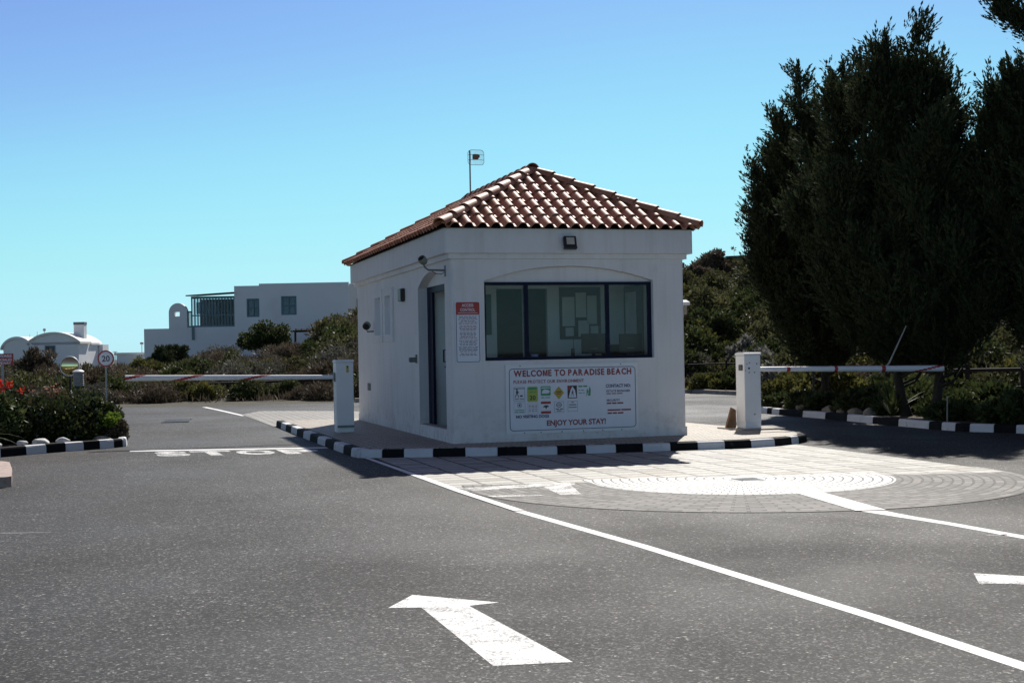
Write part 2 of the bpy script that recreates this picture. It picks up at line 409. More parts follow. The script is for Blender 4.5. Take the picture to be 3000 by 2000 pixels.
def rrect(x0, x1, y0, y1, r, k=5):
    P = []
    for cx, cy, a0 in ((x1-r, y1-r, 0), (x0+r, y1-r, 90), (x0+r, y0+r, 180), (x1-r, y0+r, 270)):
        for i in range(k+1):
            a = math.radians(a0+90*i/k); P.append((cx+r*math.cos(a), cy+r*math.sin(a)))
    return P
def ring(mb, outer, inner, z, mi, mat):
    k = len(outer); vs = [(x, y, z) for x, y in outer]+[(x, y, z) for x, y in inner]
    mb.add(vs, [(i, (i+1) % k, k+(i+1) % k, k+i) for i in range(k)], mi, mat)
def poly(mb, pts, z, mi, mat): mb.add([(x, y, z) for x, y in pts], [tuple(range(len(pts)))], mi, mat)
def rect(mb, x0, x1, y0, y1, z, mi, mat): poly(mb, [(x0, y0), (x1, y0), (x1, y1), (x0, y1)], z, mi, mat)
def disc(mb, cx, cy, r, z, mi, mat, k=28): poly(mb, [(cx+r*math.cos(2*PI*i/k), cy+r*math.sin(2*PI*i/k)) for i in range(k)], z, mi, mat)

# ------------------------------------------------------------------ camera, light, sky
f_ = 3900.0
cp, spp = math.cos(.008), math.sin(.008)
CAL = (0.2859, 0.00784, -0.01861)
def cam_axes(yaw, pitch, roll):
    cy, sy, cp, sp, cr, sr = math.cos(yaw), math.sin(yaw), math.cos(pitch), math.sin(pitch), math.cos(roll), math.sin(roll)
    f = Vector((sy*cp, cy*cp, sp)); r = Vector((cy, -sy, 0)); u = r.cross(f)
    return cr*r+sr*u, -sr*r+cr*u, f
r_, u_, fw = cam_axes(*CAL)
cd = bpy.data.cameras.new('camera'); co = bpy.data.objects.new('camera', cd); COL.objects.link(co)
co.matrix_world = frame((CAMX, CAMY, CAMZ), r_, u_, -fw)
cd.sensor_width = 36; cd.lens = 36*f_/3000; cd.clip_end = 6000; cd.clip_start = .1
scene.camera = co

SUN = Vector((.47, .88, .93)); SUN.normalize()
el = math.asin(SUN.z); az = math.atan2(SUN.x, SUN.y)
ld = bpy.data.lights.new('sun', 'SUN'); ld.energy = 5.0; ld.angle = math.radians(.5); ld.color = (1, .95, .87)
lo = bpy.data.objects.new('sun', ld); COL.objects.link(lo); lo.rotation_euler = SUN.to_track_quat('Z', 'Y').to_euler()
w = bpy.data.worlds.new('World'); scene.world = w; w.use_nodes = True
n = w.node_tree; bg = n.nodes['Background']
sky = N(n, 'ShaderNodeTexSky', sky_type='NISHITA', sun_disc=False, sun_elevation=el, sun_rotation=az, altitude=0, air_density=1.0, dust_density=.3, ozone_density=1.0)
SKY = .06
sp_ = N(n, 'ShaderNodeSeparateColor'); n.links.new(sky.outputs[0], sp_.inputs[0])
cb_ = N(n, 'ShaderNodeCombineColor')
# film-like response of the sky, one smooth curve per channel
for i_, pts_ in enumerate((((0, 0), (.10, .10), (.25, .235), (.38, .335), (.57, .44), (1, .56)),
                           ((0, 0), (.15, .11), (.25, .25), (.35, .445), (.50, .74), (.60, .81), (1, .88)),
                           ((0, 0), (.20, .15), (.35, .40), (.49, .82), (.60, .91), (1, .95)))):
    v_ = math_(n, 'MULTIPLY', sp_.outputs[i_], SKY)
    fc = N(n, 'ShaderNodeFloatCurve'); cu_ = fc.mapping.curves[0]
    cu_.points[0].location = pts_[0]; cu_.points[1].location = pts_[-1]
    for q_ in pts_[1:-1]: cu_.points.new(*q_)
    fc.mapping.update(); n.links.new(v_, fc.inputs['Value'])
    o_ = fc.outputs[0]
    if i_ == 1: g_out = o_
    if i_ == 2: o_ = math_(n, 'MAXIMUM', o_, math_(n, 'MULTIPLY', g_out, 1.1))      # haze at the horizon stays bluish
    n.links.new(math_(n, 'MULTIPLY', o_, .935/SKY), cb_.inputs[i_])
n.links.new(cb_.outputs[0], bg.inputs[0]); bg.inputs[1].default_value = SKY
scene.view_settings.view_transform = 'Standard'; scene.view_settings.look = 'None'; scene.view_settings.exposure = 0.22; scene.view_settings.gamma = 1

# ------------------------------------------------------------------ ground and roads
def axis(lo_, hi_, fine0, fine1, step, grow):
    v = []; x = fine0
    while x < fine1: v.append(x); x += step
    d = step
    while x < hi_: v.append(x); d *= grow; x += d
    v.append(hi_); L = []; x = fine0; d = step
    while x > lo_: d *= grow; x -= d; L.append(max(x, lo_))
    return sorted(set(L+v))
gx_ = axis(-2500, 2500, -40, 50, 1.6, 1.18); gy_ = axis(-1200, 3500, -5, 85, 1.6, 1.18)
mb = MB()
mb.v = [(x, y, ground_z(x, y)-.03+(.06*math.sin(x*1.7)*math.sin(y*1.3) if ground_z(x, y) > .05 else 0)) for y in gy_ for x in gx_]
k = len(gx_)
mb.f = [(j*k+i, j*k+i+1, (j+1)*k+i+1, (j+1)*k+i) for j in range(len(gy_)-1) for i in range(k-1)]; mb.m = [0]*len(mb.f)
struct(mb, 'ground', 'hill', smooth_=True)

mb = MB()
road = [(-70, -60), (60, -60), (60, -4), (34, 2), (22, 9), (15.5, 12.5), (13.1, 16), (12.7, 20.3), (11.5, 20.7), (2.1, 20.6), (0, 21.0), (-2, 21.1), (-4.6, 21.8), (-14, 24.5), (-30, 30), (-70, 42)]
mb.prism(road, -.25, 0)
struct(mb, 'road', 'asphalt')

# gatehouse island, paved, a kerb-height above the road
isl = [(-1.42, 8.5), (-1.36, 4), (-1.30, -.1), (-1.22, -.30), (-.5, -.58), (.97, -1.02), (2.4, -1.20), (3.84, -1.30), (4.6, -1.08), (4.98, -.85), (5.28, -.3), (5.4, 1.2), (5.05, 1.9), (4.9, 4), (4.9, 8.5)]
mb = MB(); mb.prism(isl, -.1, .12)
struct(mb, 'island_paving', 'island_paver')
mb = MB(); mb.prism([(-1.62, 8.62), (4.9, 8.62), (3.2, 12), (.1, 15.6), (-1.1, 16.4), (-1.72, 14.6)], -.1, .008)
struct(mb, 'rear_paving', 'back_paver')
# slab apron with the half disc of cobbles
cx, cy = 1.85, -5.35
mb = MB()
ap = [(-1.22, -.2), (4.82, -.2), (4.80, -5.2)]+[(cx+2.98*math.cos(math.radians(a)), cy+2.98*math.sin(math.radians(a))) for a in range(0, -181, -6)]+[(-1.2, -5.2)]
mb.prism(ap, -.1, .003)
struct(mb, 'slab_apron', 'apron_slab')
mb = MB()
cut = math.tan(math.radians(-13))
def halfdisc(R, z, a0=167, a1=347, k=48):
    P = [(R*math.cos(math.radians(a0+(a1-a0)*i/k)), R*math.sin(math.radians(a0+(a1-a0)*i/k)), z) for i in range(k+1)]
    return P
P = halfdisc(3.0, .0045); mb.add(P, [tuple(range(len(P)))])
o = struct(mb, 'cobble_paving', 'cobble'); o.location = (cx, cy, 0)
mb = MB(); P = halfdisc(1.62, .006); P[0] = (P[0][0], P[0][1]+.28, .006); P[-1] = (P[-1][0], P[-1][1]+.25, .006)
mb.add(P, [tuple(range(len(P)))])
o = struct(mb, 'painted_half_disc', 'cobble_painted'); o.location = (cx, cy, 0)
mb = MB(); mb.strip([(1.72, -6.7), (1.46, -8.36)], [(1.98, -6.7), (1.72, -8.42)], .0075)
o = origin(struct(mb, 'painted_cobble_strip', 'road_paint'), (0, 0, 0)); 
# worn old markings on the slabs
mb = MB()
mb.strip([(-1.2, -4.98), (-.3, -4.9), (.12, -4.92)], [(-1.1, -5.28), (-.4, -5.22), (.02, -5.2)], .0065)
mb.strip([(-.34, -5.2), (-.42, -6.05)], [(-.02, -5.2), (-.22, -6.1)], .0065)
mb.strip([(-1.1, -5.80), (-.6, -5.95)], [(-1.08, -5.94), (-.58, -6.06)], .0065)
struct(mb, 'worn_apron_marking', 'road_paint_scuffed')

# painted lines on the asphalt
Z = .0016
mb = MB()
Lp = [(-1.37, -.42), (-1.335, -2), (-1.315, -3.42), (-1.285, -5.24), (-1.21, -7.11), (-1.00, -9.5), (-.845, -12.3), (-.80, -14.5), (-.76, -20)]
mb.strip(Lp[:5], [(x+(.07 if y > -3 else .10), y) for x, y in Lp[:5]], .0065)
mb.strip(Lp[4:], [(x+.10, y) for x, y in Lp[4:]], Z)
struct(mb, 'centre_line', 'road_paint')
mb = MB(); mb.strip([(1.50, -8.38), (1.56, -8.8), (1.64, -9.4), (1.68, -10.3), (1.75, -12), (1.8, -20)], [(1.70, -8.38), (1.70, -8.8), (1.755, -9.4), (1.80, -10.3), (1.86, -12), (1.92, -20)], Z)
struct(mb, 'exit_lane_line', 'road_paint')
mb = MB(); mb.strip([(-2.33, 20.6), (-2.09, 18.07), (-1.77, 14.0)], [(-2.2, 20.6), (-1.97, 18.07), (-1.66, 14.0)], Z)
struct(mb, 'far_lane_line', 'road_paint')
mb = MB(); mb.strip([(-4.42, 2.98), (-1.52, 2.06)], [(-4.42, 2.72), (-1.52, 1.80)], Z)
struct(mb, 'stop_line', 'road_paint')
mb = MB(); mb.strip([(-4.9, 3.20), (-1.52, 2.14)], [(-4.9, 3.12), (-1.52, 2.08)], Z)
mb.strip([(4.79, -.9), (4.79, -5.3)], [(4.86, -.85), (4.85, -5.3)], Z)
struct(mb, 'road_seam', 'kerb_black')
mb = MB()
ca = math.radians(-16.5)
ux, uy = math.cos(ca), math.sin(ca)
tm = frame((-4.03, 1.46, Z), (ux, uy, 0), (-.06, 1.0, 0), (0, 0, 1))
wd = 0
for ch, x0, w0 in (('S', 0, .50), ('T', .55, .60), ('O', 1.20, .56), ('P', 1.86, .58)):
    t = MB(); text(t, ch, 1.0, Matrix.Identity(4), bold=.055, align='LEFT')
    xs = [q[0] for q in t.v]; ys = [q[1] for q in t.v]
    t.v = [((q[0]-min(xs))/(max(xs)-min(xs))*w0+x0, (q[1]-min(ys))/(max(ys)-min(ys))*1.0, 0) for q in t.v]
    mb.add(t.v, t.f, 0, tm)
struct(mb, 'stop_lettering', 'road_paint_scuffed')
mb = MB()
mb.add([(q[0], q[1], Z) for q in [(-2.94, -12.64), (-2.58, -12.70), (-2.685, -11.22), (-2.945, -11.17), (-3.12, -11.11), (-2.91, -10.77), (-2.50, -11.19)]], [(0, 1, 2, 3), (3, 2, 6, 5, 4)])
struct(mb, 'lane_arrow', 'road_paint_worn')
mb = MB()
mb.strip([(.48, -11.37), (.70, -11.58), (.98, -11.78), (1.25, -12.3)], [(.29, -11.69), (.46, -11.76), (.66, -11.95), (.9, -12.4)], Z)
mb.add([(q[0], q[1], Z) for q in [(.72, -12.3), (1.42, -12.15), (1.15, -12.75)]], [(0, 2, 1)])
struct(mb, 'exit_lane_arrow', 'road_paint_worn')
mb = MB(); mb.strip([(-5.5, -6.70), (-5.08, -6.84)], [(-5.5, -6.75), (-5.1, -6.86)], Z)
mb.strip([(1.55, -9.98), (1.72, -10.03)], [(1.56, -10.03), (1.70, -10.07)], Z)
struct(mb, 'paint_remnant', 'road_paint_faint')

# ------------------------------------------------------------------ kerbs
def kerb(name, pts, cuts, h, w_, mats, inward, first=0, gap=.006):
    """pts: outer foot line; cuts: block lengths; blocks alternate between two paints"""
    pts = [Vector((x, y, 0)) for x, y in pts]
    seg = [(pts[i+1]-pts[i]).length for i in range(len(pts)-1)]; tot = sum(seg)
    def P(s):
        s = max(0, min(tot, s)); i = 0
        while i < len(seg)-1 and s > seg[i]: s -= seg[i]; i += 1
        d = (pts[i+1]-pts[i]).normalized(); return pts[i]+d*s, d
    def Nrm(s):
        d = (P(s+.12)[1]+P(s-.12)[1]).normalized(); return Vector((-d.y, d.x, 0))*inward
    mb = MB(); s = 0; j = first; ci = 0
    while s < tot-.02:
        L = cuts[ci % len(cuts)] if ci < len(cuts) else cuts[-1]*(1+rnd.uniform(-.06, .06)); ci += 1
        e = min(s+L, tot); k = max(2, int((e-s)/.15)+1); vs = []; fs = []
        dz = rnd.uniform(-.004, .004)
        for q in range(k+1):
            ss = s+gap/2+(e-s-gap)*q/k; p_ = P(ss)[0]; nn = Nrm(ss)
            for off, z in ((0, -.05), (.012, h-.03+dz), (.022, h-.008+dz), (.04, h+dz), (w_-.015, h+dz), (w_, h-.012+dz), (w_, -.05)):
                t = p_+nn*off; vs.append((t.x, t.y, z))
        c = 7
        for q in range(k):
            for r in range(c-1):
                a = q*c+r; fs.append((a, a+1, a+c+1, a+c) if inward < 0 else (a, a+c, a+c+1, a+1))
        fs += [tuple(range(c)), tuple(range(k*c+c-1, k*c-1, -1))]
        mb.add(vs, fs, j % len(mats)); s = e; j += 1
    return struct(mb, name, mats)
K2 = ['kerb_white', 'kerb_black']
kerb('island_kerb', [(-1.40, -.36), (-1.22, -.46), (-.54, -.70), (.97, -1.14), (2.4, -1.33), (3.84, -1.43), (4.5, -1.26), (4.92, -1.02)],
     [.30, .30, .40, .44, .44, .40, .42, .40, .42, .38, .40, .40, .40, .42, .44, .40, .46, .38, .25], .115, .13, K2, 1)
kerb('island_side_kerb', [(-1.56, 8.6), (-1.54, 4.0), (-1.50, 1.5), (-1.47, -.1), (-1.425, -.35)], [.8, .75, .8, .8, .85, .8, .8, .75, .8, .8, .6], .12, .15, ['kerb_black', 'kerb_white'], 1)
kerb('island_end_kerb', [(4.935, -1.0), (5.2, -.75), (5.42, -.2), (5.53, 1.2), (5.2, 1.95)], [.5], .115, .13, ['concrete', 'kerb_black'], 1, first=1)
kerb('planter_kerb', [(-11.0, 1.0), (-6.26, 2.52), (-5.77, 2.98), (-5.19, 3.42), (-4.72, 3.68), (-4.49, 3.93)], [1.0, 1.0, 1.0, 1.0, 1.0, .46, .36, .34, .32, .27, .27, .2], .14, .14, ['kerb_black', 'kerb_white'], 1, first=1)
kerb('planter_side_kerb', [(-4.46, 3.98), (-4.44, 4.6), (-4.55, 8.2), (-4.9, 12), (-6.5, 16), (-10, 19)], [.9], .14, .14, ['kerb_white', 'concrete'], 1)
kerb('left_kerb', [(-5.86, 1.0), (-5.83, -.6), (-5.84, -2.2)], [.9, 1.0, 1.3], .13, .17, ['brick_kerb'], 1, gap=.012) if False else None
mb = MB()
mb.prism([(-6.05, -2.44), (-6.0, -2.5), (-5.78, -2.52), (-5.73, -2.45), (-5.80, -1.4), (-5.92, -.2), (-6.02, .02), (-6.3, .15), (-9, .6), (-9, .32), (-6.42, -.1), (-6.22, -.3), (-6.12, -1.4)], -.05, .12)
struct(mb, 'entrance_kerb', 'brick_kerb')
kerb('verge_kerb', [(10.6, 9.4), (9.6, 9.2), (8.98, 8.6), (8.66, 7.6), (8.58, 6.9), (8.57, 4.5), (8.44, 2.61), (8.36, .74), (8.42, .05), (8.70, -.45), (8.90, -.95), (9.4, -3), (10.2, -6)],
     [1.0, .9, 1.0, .45, .28, .33, 1.0, .9, .9, 1.0, .9, .97, .35, .33, .30, .40, .38, .42, .40, .45, .5, .6], .13, .15, ['kerb_black', 'kerb_white'], 1)
kerb('far_kerb', [(2.1, 20.7), (11.5, 20.8), (12.75, 20.4), (13.15, 16), (15.6, 12.6), (22, 9.1)], [1.0], .13, .15, ['concrete'], 1)

# planting beds
mb = MB()
bed = [(-11, 1.15), (-6.33, 2.66), (-5.83, 3.12), (-5.22, 3.56), (-4.76, 3.8), (-4.60, 4.0), (-4.58, 4.6), (-4.70, 8.2), (-5.05, 12), (-6.6, 15.9), (-10, 18.9), (-20, 20), (-20, 1.2)]
mb.prism(bed, -.05, .10); struct(mb, 'left_planting_bed', 'soil')
mb = MB()
vb = [(10.6, 9.25), (9.7, 9.05), (9.13, 8.5), (8.82, 7.5), (8.74, 6.9), (8.72, 4.5), (8.6, 2.6), (8.52, .8), (8.55, .12), (8.83, -.38), (9.05, -.95), (9.55, -3), (10.35, -6), (20, -8), (22, 2), (14, 8)]
mb.prism(vb, -.05, .11); struct(mb, 'right_planting_bed', 'soil')

# ------------------------------------------------------------------ gatehouse
W, L = 3.597, 7.84
G0 = .12
HB, HF0, HF1 = 2.755, 2.845, 3.16
gh = thing('gatehouse', 'white plastered gatehouse with red clay tile hip roof on the kerbed island', 'gatehouse', (W/2, L/2, G0))
def arch_pts(u0, u1, z0, zs, rise, k=16):
    w2 = (u1-u0)/2; R = (w2*w2+rise*rise)/(2*rise); c = (u0+u1)/2; zc = zs+rise-R
    P = [(u0, z0), (u1, z0)]
    a1 = math.asin(min(1, w2/R))
    for i in range(k+1):
        a = a1-2*a1*i/k; P.append((c+R*math.sin(a), zc+R*math.cos(a)))
    return P
def wall_panel(mb, O, u, nrm, u0, u1, z0, z1, holes, th):
    """flat wall with real openings; outer face through O, thickness th inward"""
    bm = bmesh.new()
    def loop(pts):
        vs = [bm.verts.new((p[0], p[1], 0)) for p in pts]
        return [bm.edges.new((vs[i], vs[(i+1) % len(vs)])) for i in range(len(vs))]
    es = loop([(u0, z0), (u1, z0), (u1, z1), (u0, z1)])
    for h in holes: es += loop(h)
    bmesh.ops.triangle_fill(bm, use_beauty=True, use_dissolve=False, edges=es, normal=(0, 0, 1))
    ext = bmesh.ops.extrude_face_region(bm, geom=list(bm.faces))
    for v in ext['geom']:
        if isinstance(v, bmesh.types.BMVert): v.co.z -= th
    bmesh.ops.recalc_face_normals(bm, faces=list(bm.faces))
    mb.addbm(bm, 0, frame(O, u, (0, 0, 1), nrm))
TH = .2
RB = .045   # rounded arris
walls = MB()
WIN = arch_pts(.49, 3.10, 1.29, 2.44, .215)
DOOR = arch_pts(.39, 2.20, .30, 2.44, .21)
sw1 = [(5.22, 1.76), (5.76, 1.76), (5.76, 2.44), (5.22, 2.44)]; sw2 = [(4.30, 1.76), (4.80, 1.76), (4.80, 2.44), (4.30, 2.44)]
rw = [(.30, 1.3), (1.0, 1.3), (1.0, 2.4), (.30, 2.4)]
wall_panel(walls, (0, 0, 0), (1, 0, 0), (0, -1, 0), RB, W-RB, G0, HB+.05, [WIN], TH)
wall_panel(walls, (0, 0, 0), (0, 1, 0), (-1, 0, 0), RB, L-RB, G0, HB+.05, [DOOR, sw1, sw2], TH)
wall_panel(walls, (W, 0, 0), (0, 1, 0), (1, 0, 0), RB, L-RB, G0, HB+.05, [rw], TH)
wall_panel(walls, (0, L, 0), (1, 0, 0), (0, 1, 0), RB, W-RB, G0, HB+.05, [], TH)
for qx, qy, a0 in ((RB, RB, 180), (W-RB, RB, 270), (W-RB, L-RB, 0), (RB, L-RB, 90)):
    P = [(qx, qy)]+[(qx+RB*math.cos(math.radians(a0+9*i)), qy+RB*math.sin(math.radians(a0+9*i))) for i in range(11)]
    walls.prism(P, G0, HB+.05)
wo = walls.build('wall', 'plaster', gh, angle=math.radians(35))
# plastered infill under the two arches, set back in the openings
mb = MB()
mb.prism([(x, z) for x, z in arch_pts(.495, 3.095, 2.425, 2.44, .212)], 0, .05, 0, frame((0, .16, 0), (1, 0, 0), (0, 0, 1), (0, -1, 0)))
mb.prism([(x, z) for x, z in arch_pts(.395, 2.195, 2.455, 2.456, .19)], 0, .03, 0, frame((.178, 0, 0), (0, 1, 0), (0, 0, 1), (-1, 0, 0)))
mb.build('arch_infill', 'plaster', gh)
def band(mb, o, z0, z1, bev=.012):
    b = rrect(-o, W+o, -o, L+o, .05, 4)
    mb.prism(b, z0, z1)
mb = MB(); b1 = rrect(-.05, W+.05, -.05, L+.05, .05, 4); mb.prism(b1, HB, HB+.075)
b2 = rrect(-.115, W+.115, -.115, L+.115, .05, 4); mb.prism(b2, HF0-.015, HF1+.04)
b3 = rrect(-.062, W+.062, -.062, L+.062, .05, 4); mb.prism(b3, HB+.076, HF0-.016)
mb.build('cornice', 'plaster', gh, angle=math.radians(35))
# skirting course at the foot of the walls
mb = MB()
for x0, x1, y0, y1 in ((-.007, W+.007, -.007, -.001), (W+.001, W+.007, 0, L), (-.007, W+.007, L+.001, L+.007), (-.007, -.001, 0, L)):
    mb.box(x0, x1, y0, y1, G0-.01, G0+.13)
mb.build('skirting', 'plaster', gh)
# interior shell
mb = MB()
mb.box(TH, W-TH, TH, L-TH, G0, G0+.06); mb.build('room_floor', 'room_floor', gh)
mb = MB(); mb.box(TH, W-TH, TH, L-TH, 2.70, 2.75); mb.build('ceiling', 'room_wall', gh)
PY = 1.95
mb = MB()
for q in ((TH, 1.22, G0+.06, 2.7), (1.67, 1.74, G0+.06, 2.7), (2.07, W-TH, G0+.06, 2.7), (1.22, 1.67, 2.42, 2.7), (1.74, 2.07, 2.42, 2.7)):
    mb.box(q[0], q[1], PY, PY+.09, q[2], q[3])
mb.build('partition', 'room_wall', gh)
mb = MB(); mb.box(TH+.01, W-TH-.01, 3.4, 3.45, G0+.06, 2.69); mb.build('back_partition', 'room_dark', gh)
mb = MB(); mb.box(1.03, 1.13, PY-.012, PY-.001, 1.69, 2.33); mb.build('wall_panel', 'teal_dark', gh)
mb = MB(); mb.box(W-TH-.03, W-TH-.002, 1.12, 1.9, G0+.06, 2.44); dpa = mb.build('inner_door', 'room_door', gh)
mb = MB(); mb.box(W-TH-.036, W-TH-.031, 1.36, 1.82, 1.5, 2.34); mb.build('door_pane', 'curtain', dpa)

# main window
wn = MB()
wy0, wy1 = .085, .135
zb, zt = 1.292, 2.424
for x0, x1 in ((.492, .535), (1.115, 1.175), (2.375, 2.43), (3.045, 3.098)): wn.box(x0, x1, wy0, wy1, zb+.045, zt-.045)
wn.box(.492, 3.098, wy0-.003, wy1+.003, zb, zb+.045); wn.box(.492, 3.098, wy0-.003, wy1+.003, zt-.045, zt)
win = wn.build('window', 'navy', gh)
for x0, x1 in ((.535, 1.115), (1.175, 2.375), (2.43, 3.045)):
    mb = MB(); mb.box(x0+.001, x1-.001, .106, .111, zb+.046, zt-.046); mb.build('pane', 'pane', win)
# right side window
wn = MB()
for y0, y1 in ((.302, .35), (.63, .67), (.95, .998)): wn.box(W-.14, W-.09, y0, y1, 1.35, 2.35)
wn.box(W-.143, W-.087, .302, .998, 1.302, 1.35); wn.box(W-.143, W-.087, .302, .998, 2.35, 2.398)
win2 = wn.build('window', 'navy', gh)
for y0, y1 in ((.35, .63), (.67, .95)):
    mb = MB(); mb.box(W-.118, W-.113, y0+.001, y1-.001, 1.351, 2.349); mb.build('pane', 'pane', win2)
# two small side windows with raised plaster surrounds
for y0, y1 in ((5.22, 5.76), (4.30, 4.80)):
    mb = MB(); a, b, z0, z1 = y0-.14, y1+.17, 1.63, 2.57
    for (q0, q1, r0, r1) in ((a, y0, z0, z1), (y1, b, z0, z1), (y0, y1, z0, 1.76), (y0, y1, 2.44, z1)):
        mb.box(-.035, -.001, q0, q1, r0, r1)
    sw = mb.build('side_window', 'plaster', gh)
    mb = MB(); mb.box(.055, .085, y0+.001, y1-.001, 1.761, 2.439)
    mb.build('frosted_pane', 'curtain', sw)
# door: frame, fixed stile, an ajar leaf
fr = MB()
dx0, dx1 = .148, .195
fr.box(dx0, dx1, 2.06, 2.198, .302, 2.455); fr.box(dx0, dx1, .392, .47, .302, 2.455); fr.box(dx0, dx1, .47, 2.06, 2.36, 2.455)
dr = fr.build('door', 'navy', gh)
mb = MB()
mb.box(.152, .192, 1.86, 2.058, .31, 2.355)
mb.build('side_light', 'navy', dr)
lf = MB(); la = math.radians(8)
lm = Matrix.Translation((.172, .475, 0)) @ Matrix.Rotation(-la, 4, 'Z')
for q0, q1, z0, z1 in ((0, .10, .32, 2.35), (.86, .98, .32, 2.35), (.10, .86, .32, .48), (.10, .86, 1.12, 1.27), (.10, .86, 2.24, 2.35)):
    lf.box(-.02, .02, q0, q1, z0, z1, 0, lm)
lo_ = lf.build('door_leaf', 'navy', dr)
mb = MB(); mb.box(-.004, .004, .101, .859, .481, 1.119, 0, lm); mb.build('lower_panel', 'wood_brown', dr)
mb = MB(); mb.box(-.003, .003, .101, .859, 1.271, 2.239, 0, lm); mb.build('door_pane', 'pane_dark', dr)
mb = MB(); q = [lm @ Vector(v) for v in ((-.02, .92, 1.28), (-.09, .92, 1.28), (-.09, .92, 1.46), (-.02, .92, 1.46))]
mb.tube(q, .014, 8); mb.tube([lm @ Vector((-.02, .92, 1.20)), lm @ Vector((-.07, .92, 1.20)), lm @ Vector((-.07, .80, 1.20))], .012, 8); mb.build('handle', 'black_metal', dr)
mb = MB(); mb.rbox(.02, .14, .45, 2.15, .292, .312, .004); mb.build('threshold', 'concrete', dr)

# ---- clay tile roof
E0 = .18
X0, X1, Y0, Y1 = -E0, W+E0, -E0, L+E0
ZE, ZA = HF1+.035, 4.265
half = (X1-X0)/2
slope_len = math.hypot(half, ZA-ZE)
tp = .2
def prof(u):
    t = (u/tp) % 1.0
    if t < .62:
        q = (t/.62-.5)*2; return .060*math.sqrt(max(0, 1-q*q*.98))+.004
    q = ((t-.62)/.38-.5)*2
    return -.004+.010*q*q
roof = MB()
def slope(O, u, inn, width, ridge):
    """O eave corner, u along the eave, inn horizontal inward, width eave length, ridge True for the long sides"""
    O, u, inn = Vector(O), Vector(u), Vector(inn)
    up = (inn*half+Vector((0, 0, ZA-ZE))).normalized(); nrm = u.cross(up)
    if nrm.z < 0: nrm = -nrm
    nc = 7; cl = slope_len/nc; kx = half/slope_len
    nu = int(width/tp*11); us = [i*width/nu for i in range(nu+1)]
    ph = (width % tp)/2-.02
    for c in range(nc):
        v0, v1 = c*cl-(.03 if c == 0 else 0), (c+1)*cl+.05
        jit = [rnd.uniform(-.004, .004) for _ in range(int(width/tp)+3)]
        rows = []
        for v, lift in ((v0, .026), (v0, .026), ((v0+v1)/2, .012), (v1, -.002)):
            lo_u, hi_u = max(0, v)*kx, width-max(0, v)*kx
            row = []
            for uu in us:
                uc = min(max(uu, lo_u), hi_u); j = jit[int((uu+ph)/tp)+1]
                row.append(O+u*uc+up*(v+j*1.5)+nrm*(prof(uu+ph)+lift+j*.5))
            rows.append(row)
        rows[0] = [p-nrm*.016-up*.002 for p in rows[0]]
        k = len(us); vs = [p for r in rows for p in r]
        fs = []
        for a in range(3):
            for i in range(k-1):
                q = (a*k+i, a*k+i+1, (a+1)*k+i+1, (a+1)*k+i)
                if (vs[q[0]]-vs[q[1]]).length > 1e-5 or (vs[q[2]]-vs[q[3]]).length > 1e-5: fs.append(q)
        roof.add(vs, fs)
slope((X0, Y0, ZE), (1, 0, 0), (0, 1, 0), X1-X0, False)
slope((X1, Y1, ZE), (-1, 0, 0), (0, -1, 0), X1-X0, False)
slope((X0, Y1, ZE), (0, -1, 0), (1, 0, 0), Y1-Y0, True)
slope((X1, Y0, ZE), (0, 1, 0), (-1, 0, 0), Y1-Y0, True)
ro = roof.build('roof', 'terracotta', gh, angle=math.radians(50))
mb = MB()   # sarking and soffit board under the tiles
A, B, C_, D_ = (X0+.03, Y0+.03, ZE-.012), (X1-.03, Y0+.03, ZE-.012), (X1-.03, Y1-.03, ZE-.012), (X0+.03, Y1-.03, ZE-.012)
Ea, Eb = ((X0+X1)/2, Y0+half, ZA-.03), ((X0+X1)/2, Y1-half, ZA-.03)
mb.add([A, B, C_, D_, Ea, Eb], [(0, 1, 4), (1, 2, 5, 4), (2, 3, 5), (3, 0, 4, 5), (0, 3, 2, 1)])
mb.build('sarking', 'wood_dark', ro)
caps = MB()
def caprun(a, b, n_):
    a, b = Vector(a), Vector(b); d = (b-a).normalized(); ln = (b-a).length/n_
    s = d.cross(Vector((0, 0, 1))).normalized(); uu = s.cross(d)
    for i in range(n_):
        st = a+d*(ln*i-.02); en = a+d*(ln*(i+1)+.05)
        vs = []; k = 12
        for t, r, lift in ((0, .108, .030), (1, .090, .010)):
            c = st.lerp(en, t)
            for rr in (r, r-.016):
                for q in range(k+1):
                    an = PI*q/k; vs.append(c+s*math.cos(an)*rr+uu*(math.sin(an)*rr*.92+lift-.02))
        m_ = k+1; fs = []
        for q in range(k):
            fs += [(q, 2*m_+q, 2*m_+q+1, q+1), (m_+q, m_+q+1, 3*m_+q+1, 3*m_+q), (q, q+1, m_+q+1, m_+q)]
        fs += [(0, m_, 3*m_, 2*m_), (k, 2*m_+k, 3*m_+k, m_+k)]
        caps.add(vs, fs)
zc = ZE+.03
for cxy, e in (((X0, Y0), Ea), ((X1, Y0), Ea), ((X1, Y1), Eb), ((X0, Y1), Eb)):
    caprun((cxy[0], cxy[1], zc), (e[0], e[1], ZA+.02), 8)
caprun((Ea[0], Ea[1]-.05, ZA+.035), (Eb[0], Eb[1]+.05, ZA+.035), 12)
caps.build('ridge_cap', 'terracotta', ro, angle=math.radians(50))
